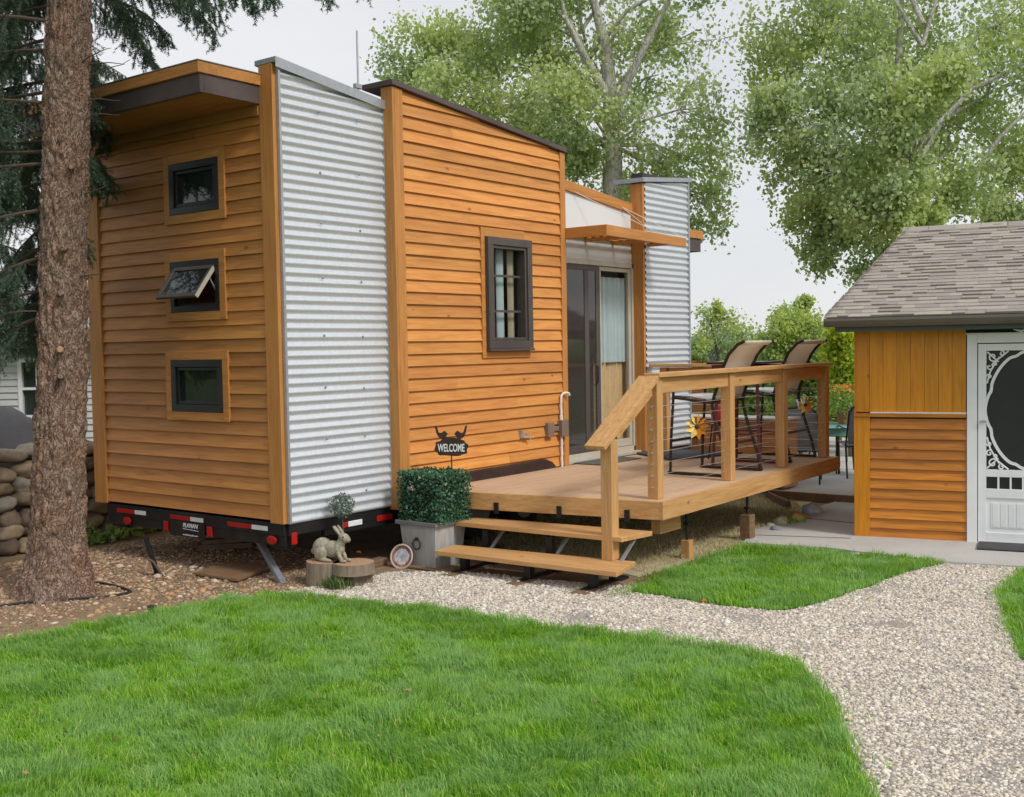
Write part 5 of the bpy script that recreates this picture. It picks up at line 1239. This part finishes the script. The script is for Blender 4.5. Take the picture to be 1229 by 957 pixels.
# ------------------------------------------------------------------ stone wall and the neighbour
sw = thing('stone_wall', 'dry laid fieldstone wall behind the spruce trunk', 'stone wall')
mb = MB(); mb.box((-4.5,3.32,0),(2.6,3.60,.86)); mb.build('wall_core', m_mortar, sw)
v, f = ico(3); vs, fs_, k = [], [], 0
def put_stone(c, s):
    global k
    sd = random.random()*50; ax_ = random.uniform(0, PI)
    W = np.array([V(q)*(1+.34*noise.noise(V(q)*1.3+V((sd,0,0)))+.14*noise.noise(V(q)*3.0+V((sd,0,0)))+.05*noise.noise(V(q)*9+V((sd,0,0)))) for q in v]); W = np.sign(W)*np.abs(W)**.82
    W = W*s; ca, sa = math.cos(random.uniform(-.15,.15)), math.sin(random.uniform(-.2,.2)); W[:, 0], W[:, 2] = W[:, 0]*ca-W[:, 2]*sa, W[:, 0]*sa+W[:, 2]*ca
    vs.append(W+c); fs_.append(f+k); k += len(v)
z = .07
while z < .88:
    h_ = random.uniform(.065,.09); x = -4.5
    while x < 2.6:
        w_ = random.uniform(.07,.16); put_stone(np.array([x+w_, 3.30+random.uniform(-.04,.02), z+random.uniform(-.02,.02)]), np.array([w_*1.02, .14, h_*random.uniform(.9,1.15)])); x += w_*1.9
    z += h_*1.75
x = -4.5
while x < 2.6:
    w_ = random.uniform(.14,.26); put_stone(np.array([x+w_, 3.42, .92+random.uniform(-.02,.03)]), np.array([w_, .22, .065])); x += w_*1.95
np_mesh('stones', np.concatenate(vs), np.concatenate(fs_), m_wallst, sw, smooth=True)
P = np.array([[.35,3.05]])+rng.normal(0, 1, (260, 2))*[.25,.06]; P3 = np.c_[P, np.abs(rng.normal(0, .08, 260))+.03]; fl = leaf_quads(P3, .075, aspect=.5); tag(np_mesh('weed_plant', fl[0], fl[1], m_leafd), 'leafy green weed at the foot of the stone wall', 'plant')
# neighbour house
O_ = gnd(60, 560); nh = thing('neighbour_house', 'white sided neighbouring house behind the stone wall', 'house', (0,0,0))
c0 = at(-260, 420, 17); c1 = at(150, 420, 17); c0.z = c1.z = 0; du = (c1-c0).normalized(); nn_ = V((du.y, -du.x, 0)); nn_ = nn_ if nn_.dot(CAMP-c0) > 0 else -nn_
fn = Fr(c0, du, nn_); LN = (c1-c0).length
wa = (at(26,430,17)-c0).dot(du); wb = (at(43,430,17)-c0).dot(du)
mb = MB(); wall_core(mb, fn, 0, LN, 0, 2.1, [(wa,wb,.95,1.75)], -.15, 0); mb.hexa([fn.P(0,0,-.151), fn.P(LN,0,-.151), fn.P(LN,0,-6), fn.P(0,0,-6), fn.P(0,2.1,-.151), fn.P(LN,2.1,-.151), fn.P(LN,2.1,-6), fn.P(0,2.1,-6)]); mb.build('wall', m_siding_w, nh)
mb = MB(); lap(mb, fn, 0, LN, 0, 2.1, .10, [(wa-.05,wb+.05,.9,1.8)], False); mb.build('siding', m_siding_w, nh)
mb = MB()
for q in ((wa-.06,wa,.9,1.82),(wb,wb+.06,.9,1.82),(wa,wb,1.75,1.82),(wa,wb,.9,.95),(wa,wb,1.33,1.37)): fn.box(mb, *q, -.02, .035)
wn = mb.build('window', m_white, nh); mb = MB(); fn.box(mb, wa, wb, .95, 1.75, -.05, -.04); mb.build('pane', g_dark, wn)
mb = MB(); mb.hexa([fn.P(-.3,2.08,.45), fn.P(LN+.3,2.08,.45), fn.P(LN+.3,3.2,-3), fn.P(-.3,3.2,-3), fn.P(-.3,2.2,.45), fn.P(LN+.3,2.2,.45), fn.P(LN+.3,3.32,-3), fn.P(-.3,3.32,-3)])
mb.hexa([fn.P(-.3,3.2,-3), fn.P(LN+.3,3.2,-3), fn.P(LN+.3,2.08,-6.4), fn.P(-.3,2.08,-6.4), fn.P(-.3,3.32,-3), fn.P(LN+.3,3.32,-3), fn.P(LN+.3,2.2,-6.4), fn.P(-.3,2.2,-6.4)])
ro = mb.build('roof', m_nroof, nh)
mb = MB()
for k_ in range(22):
    t = k_/22; mb.hexa([fn.P(-.3,2.2+1.12*t,.455-3.45*t), fn.P(LN+.3,2.2+1.12*t,.455-3.45*t), fn.P(LN+.3,2.2+1.12*(t+.03),.455-3.45*(t+.03)), fn.P(-.3,2.2+1.12*(t+.03),.455-3.45*(t+.03)), fn.P(-.3,2.225+1.12*t,.455-3.45*t), fn.P(LN+.3,2.225+1.12*t,.455-3.45*t), fn.P(LN+.3,2.21+1.12*(t+.03),.455-3.45*(t+.03)), fn.P(-.3,2.21+1.12*(t+.03),.455-3.45*(t+.03))])
mb.build('shingle_courses', m_nroof, ro)
# tarp covered machine
q = at(-12, 560, 12.2); tp = thing('tarp_cover', 'grey tarp draped over a yellow garden machine behind the stone wall', 'tarp', (q.x,q.y,0))
g_ = 26; vs = []
for i in range(g_):
    for j in range(g_):
        x, y = (i/(g_-1)-.5)*2, (j/(g_-1)-.5)*2; r = max(abs(x), abs(y)); h_ = 1.30*(1-max(0, r-.25)**1.3*.72)+.09*noise.noise(V((x*3,y*3,1)))+.05*math.sin(math.atan2(y, x)*9)*r
        vs.append((x*.75, y*.6, h_))
mb = MB(); mb.add(vs, [(i*g_+j, (i+1)*g_+j, (i+1)*g_+j+1, i*g_+j+1) for i in range(g_-1) for j in range(g_-1)]); mb.build('tarp', m_tarp, tp, smooth=True, recalc=False)
mb = MB(); mb.cbox((0,0,.45), (1.0,.8,.85)); mb.build('machine_body', plain('machine_yellow', (.6,.4,.03), .5), tp, bevel=.03)
# antenna behind the roof
p0 = at(430, 110, 13.5); mb = MB(); mb.tube([(p0.x,p0.y,0), (p0.x,p0.y,at(430,38,13.5).z)], .012, 6); mb.cbox((p0.x,p0.y,at(430,104,13.5).z), (.12,.05,.05)); tag(mb.build('antenna_mast', m_galv), 'thin grey antenna mast rising behind the metal panel', 'antenna')

# ------------------------------------------------------------------ broadleaf trees
m_sbark = mk_bark('small_tree_bark', (.07,.06,.045), (.13,.11,.085), (.2,.17,.13), (1,1,.35), 8, .5)
def tree(name, label, base, lobes, mat, leaf=.08, per=2200, trunk=.2, fork=None, group=None, limbr=.07, spread=.42, barkm=None, twn=9, cat='tree', lim_sub=7, lead_pts=None, wfun=None, tw_out=(.15,.45)):
    t = thing(name, label, cat, tuple(base), 0, group); B = V(base); wood_ = MB(); tr_ = MB(); pts_all = []
    fk_ = fork or (B+V((0,0,2.5)))
    path = [B-V((0,0,.1)), B.lerp(fk_, .5)+V((.05,.03,0)), fk_]
    tr_.tube([p-B for p in path], [trunk*1.25, trunk*1.02, trunk*.92], 14); tr_.build('trunk', barkm or m_pbark, t, smooth=True, recalc=False)
    top_ = max(lobes, key=lambda l: l[0].z)[0]
    leads = lead_pts or [[fk_, fk_.lerp(top_, .35)+V((.15,.1,0)), fk_.lerp(top_, .7)+V((-.1,.15,.2)), top_]]
    for q_, ld_ in enumerate(leads):
        t_r = trunk*(.9 if q_ == 0 else .5); m_ = len(ld_); wood_.tube([p-B for p in ld_], [t_r*(1-.8*i/(m_-1)) for i in range(m_)], 10)
    for c_, r_2 in lobes:
        wt = wfun(c_) if wfun else 1.0
        f_ = min(.8, max(0, (c_.z-fk_.z)/(top_.z-fk_.z+.01)-.25)) ; s_ = fk_.lerp(top_, f_*.9)
        m1 = s_.lerp(c_, .4)+V((random.uniform(-.2,.2),random.uniform(-.2,.2),(c_-s_).length*.10)); m2 = s_.lerp(c_, .75)+V((random.uniform(-.2,.2),random.uniform(-.2,.2),.15))
        lr = limbr*min(1.3, max(.5, (c_-s_).length/2.5)); wood_.tube([p-B for p in (s_, m1, m2, c_)], [lr, lr*.72, lr*.5, lr*.28], 8)
        ns = lim_sub
        for k_ in range(ns):
            d = V(rng.normal(0, 1, 3)); d.normalize(); e_ = c_+V((d.x*r_2, d.y*r_2, d.z*r_2*.8)); st_ = (m2 if k_ % 2 else m1.lerp(c_, .6)); mm = st_.lerp(e_, .55)+V(rng.normal(0, .08*r_2, 3))
            wood_.tube([p-B for p in (st_, mm, e_)], [lr*.32, lr*.18, lr*.06], 5, False)
            for w_ in range(twn):
                bpt = mm.lerp(e_, random.random()); dd_ = V(rng.normal(0, 1, 3)).normalized(); ee = bpt+dd_*r_2*random.uniform(*tw_out)
                pts_all.append((bpt-B, ee-B, r_2, wt))
                wood_.tube([bpt-B, ee-B], [lr*.07+.004, .003], 4, False)
    wood_.build('branches', barkm or m_pbark, t, smooth=True, recalc=False)
    n_tot = int(per*len(lobes)); pw = np.array([p[3] for p in pts_all]); n_tot = int(n_tot*pw.mean()); ii = rng.choice(len(pts_all), n_tot, p=pw/pw.sum()); a0 = np.array([p[0][:] for p in pts_all]); a1 = np.array([p[1][:] for p in pts_all]); rr_ = np.array([p[2] for p in pts_all])
    f_ = rng.random((n_tot, 1))**.6; C_ = a0[ii]+(a1[ii]-a0[ii])*f_*1.05+rng.normal(0, 1, (n_tot, 3))*rr_[ii][:, None]*.085*spread/.42
    Vv, Ff = leaf_quads(C_, leaf, droop=.8, aspect=.85); np_mesh('crown', Vv, Ff, mat, t); return t
def lobes_px(L, D, jit=1.4):
    out = []
    for q in L:
        px, py, r = q[:3]; d = D+(q[3] if len(q) > 3 else random.uniform(-jit, jit)); out.append((at(px, py, d), r*d/F))
    return out
D1_ = 21
L1 = lobes_px([(500,75,45),(490,125,35),(560,50,55),(555,110,55),(620,75,60),(600,150,50),(650,25,55),(660,130,55),(710,70,55),(700,185,48),(650,190,38),(745,25,60),(790,90,55),(830,40,45),(775,160,50),(840,130,48),(845,205,42),(800,225,40),(855,255,34),(745,235,34),(620,-20,55),(700,-40,70),(790,-50,70),(850,-30,50),(740,-110,80),(660,-110,60)], D1_)
b1 = at(735, 480, D1_); b1.z = 0; fk1 = at(735, 175, D1_)
tree('cottonwood_tree', 'tall cottonwood with pale trunk rising behind the middle of the house', b1, L1, m_leaf, .080, 2900, .20, fk1, 'cottonwoods behind the yard', .05, spread=.95, barkm=m_pbark, tw_out=(.2,.75), twn=11,
     lead_pts=[[fk1, at(733,120,20.8), at(728,60,20.6), at(712,0,20.6), at(700,-90,20.8)], [at(733,150,20.8), at(750,105,20.4), at(772,60,20.2), at(800,5,20.2), at(815,-50,20.3)], [at(732,120,20.8), at(705,75,20.4), at(680,25,20.2), at(662,-40,20.2)]],
     wfun=lambda c: .36 if frame_px(np.array([c[:]]))[0,0] > 705 else 1.0)
D2_ = 18.5
L2 = lobes_px([(925,70,42),(915,135,36),(955,25,50),(970,110,50),(940,190,42),(985,185,50),(1010,50,58),(1035,130,58),(1010,250,48),(960,250,34),(1050,215,50),(1035,305,38),(985,300,32),(1075,40,60),(1095,120,58),(1100,195,45),(1145,60,60),(1160,140,52),(1180,215,42),(1215,100,58),(1225,190,48),(1215,255,30),(1215,20,60),(1270,60,70),(1290,170,60),(990,-50,60),(1080,-60,80),(1180,-70,80),(1120,-150,90),(1085,225,34,-1.8),(1060,262,30,-1.6),(1120,262,24,-1.2),(1100,170,40,-2.2),(1130,110,44,-2.2),(1070,100,44,-2.2),(1040,250,36,-1.5)], D2_)
b2 = at(1088, 480, D2_); b2.z = 0; fk2 = at(1092, 290, D2_)
tree('cottonwood_tree', 'broad cottonwood rising behind the shingled shed roof', b2, L2, m_leaf, .074, 2900, .15, fk2, 'cottonwoods behind the yard', .045, spread=1.0, tw_out=(.2,.75), twn=11,
     lead_pts=[[fk2, at(1088,210,18.6), at(1075,130,18.7), at(1080,40,18.6), at(1085,-60,18.5)], [at(1092,282,18.5), at(1125,245,18.1), at(1165,215,17.8), at(1200,165,17.6), at(1240,125,17.5)]],
     wfun=lambda c: .66)
def small(name, label, L, D, mat, leaf, per, trunk=.06, cat='tree', group=None, tw=7, sub=6, jit=.8, **kw):
    lb = lobes_px(L, D, jit); cx_ = sum((l[0] for l in lb), V((0,0,0)))/len(lb); b_ = V((cx_.x, cx_.y, 0)); zmin = min(l[0].z for l in lb)
    return tree(name, label, b_, lb, mat, leaf, per, trunk, V((b_.x, b_.y, max(.4, zmin*.6))), group, trunk*.35, cat=cat, twn=tw, lim_sub=sub, barkm=m_sbark, **kw)
G = 'trees beyond the patio'
small('young_tree', 'sparse young tree showing over the deck beside the metal wall', [(850,385,16),(872,390,18),(892,400,14),(842,410,14),(865,412,20),(890,420,16),(830,420,12),(860,372,8)], 30, m_leafp, .08, 420, group=G, spread=1.4, tw_out=(.2,.9))
small('pale_tree', 'pale green tree behind the two bar chairs', [(950,385,20),(970,400,24),(935,405,22),(950,425,26),(985,425,24),(925,435,22),(968,372,12),(990,405,18)], 26, m_leafp, .075, 2200, group=G, spread=1.3, tw_out=(.2,.7))
small('yellow_bush', 'yellow green bush beside the left edge of the shed', [(1010,410,20),(1030,425,22),(1000,440,24),(1025,455,26),(1045,410,24),(1012,478,22),(1040,480,24)], 17, m_leafy, .06, 2400, cat='bush', group=G, spread=1.2, tw_out=(.2,.7))
small('hedge_bush', 'dark green hedge behind the far patio chair', [(905,455,22),(940,465,26),(975,470,28),(1005,490,24),(870,470,22),(985,450,24),(955,495,24),(1030,505,24),(900,490,24)], 19, m_leafd, .06, 2800, cat='hedge', group=G, spread=.9)
small('green_bush', 'light green bush below the blue roof beyond the deck', [(835,440,16),(860,445,18),(890,445,18),(875,460,18),(845,462,18)], 24, m_leafp, .07, 1500, cat='bush', group=G, spread=.8)
# distant blue roofed gazebo, orange fence panel
q = at(862, 430, 36); gz = thing('blue_roof_building', 'small blue grey roofed building seen over the deck railing', 'building', (q.x,q.y,0))
mb = MB(); mb.box((-1.2,-1,0),(1.2,1,1.75)); mb.build('wall', plain('bluegrey_wall', (.16,.22,.24), .7), gz); mb = MB(); mb.hexa([(-1.5,-1.3,1.75),(1.5,-1.3,1.75),(1.5,1.3,1.75),(-1.5,1.3,1.75),(-.5,-.1,2.25),(.5,-.1,2.25),(.5,.1,2.25),(-.5,.1,2.25)]); mb.build('roof', plain('bluegrey_roof', (.13,.19,.24), .6), gz)
q0, q1 = at(824,440,24), at(852,440,24); mb = MB(); mb.beam((q0.x,q0.y,.75), (q1.x,q1.y,.75), .05, 1.5); tag(mb.build('fence_panel', w_box), 'short orange fence panel beyond the metal corner of the house', 'fence')
# utility wires
mb = MB(); a_, b_ = at(800,400,40), at(1300,372,40); c_, d_ = at(930,446,28), at(1300,420,28)
for p, q_, sg_ in ((a_, b_, .35), (c_, d_, .25)): pass
w1 = MB(); w1.tube([a_.lerp(b_, t)+V((0,0,-1.4*t*(1-t))) for t in np.linspace(0, 1, 14)], .012, 4); tag(w1.build('utility_wire', m_galv), 'thin upper utility wire crossing the sky above the bar chairs', 'wire', 'utility wires')
w1 = MB(); w1.tube([c_.lerp(d_, t)+V((0,0,-.9*t*(1-t))) for t in np.linspace(0, 1, 14)], .012, 4); tag(w1.build('utility_wire', m_galv), 'pale lower utility wire crossing in front of the yellow green bush', 'wire', 'utility wires')
# distant wood closing the horizon, all round
n = 42000; az = rng.uniform(0, 2*PI, n); R_ = 75+rng.uniform(-4, 8, n)
hgt = np.array([2.0+1.6*noise.noise(V((math.cos(a)*9, math.sin(a)*9, 0)))+1.1*noise.noise(V((math.cos(a)*40, math.sin(a)*40, 3))) for a in az]).clip(.8, 6)
P = np.stack([R_*np.cos(az), R_*np.sin(az), hgt*rng.random(n)**.6], 1); fl = leaf_quads(P, 1.1, aspect=.9); tag(np_mesh('distant_woods', fl[0], fl[1], m_leafd), 'low line of distant trees closing the horizon', 'trees', kind='stuff')

# ------------------------------------------------------------------ light
w = bpy.data.worlds.new('World'); SC.world = w; w.use_nodes = True; nt = w.node_tree
bg = nt.nodes['Background']; sky = nt.nodes.new('ShaderNodeTexSky'); sky.sky_type = 'NISHITA'; sky.sun_disc = False
SEL, SAZ = 44, math.radians(187)      # from +y clockwise
sky.sun_elevation = math.radians(SEL); sky.sun_rotation = SAZ
tc = nt.nodes.new('ShaderNodeTexCoord'); mp = nt.nodes.new('ShaderNodeMapping'); nt.links.new(tc.outputs['Generated'], mp.inputs[0]); mp.inputs[3].default_value = (1,1,2.5)
cl = noise_t(nt, mp.outputs[0], 1.6, 5, .55); cc = ramp(nt, cl, [(.3, (4.75,4.85,5.05)), (.68, (5.7,5.7,5.75))])
mx = mixc(nt, .93, sky.outputs[0], cc); nt.links.new(mx, bg.inputs[0]); bg.inputs[1].default_value = .1
sl_ = bpy.data.lights.new('sun', 'SUN'); sl_.energy = 1.5; sl_.angle = math.radians(14); sl_.color = (1, .96, .90)
so = bpy.data.objects.new('sun', sl_); COL.objects.link(so)
sd_ = V((math.sin(SAZ)*math.cos(math.radians(SEL)), math.cos(SAZ)*math.cos(math.radians(SEL)), math.sin(math.radians(SEL)))); so.rotation_euler = sd_.to_track_quat('Z', 'Y').to_euler()
SC.view_settings.view_transform = 'Standard'; SC.view_settings.look = 'None'; SC.view_settings.exposure = .66; SC.view_settings.gamma = 1
SC.cycles.max_bounces = 8; SC.cycles.transparent_max_bounces = 12; SC.cycles.use_denoising = True
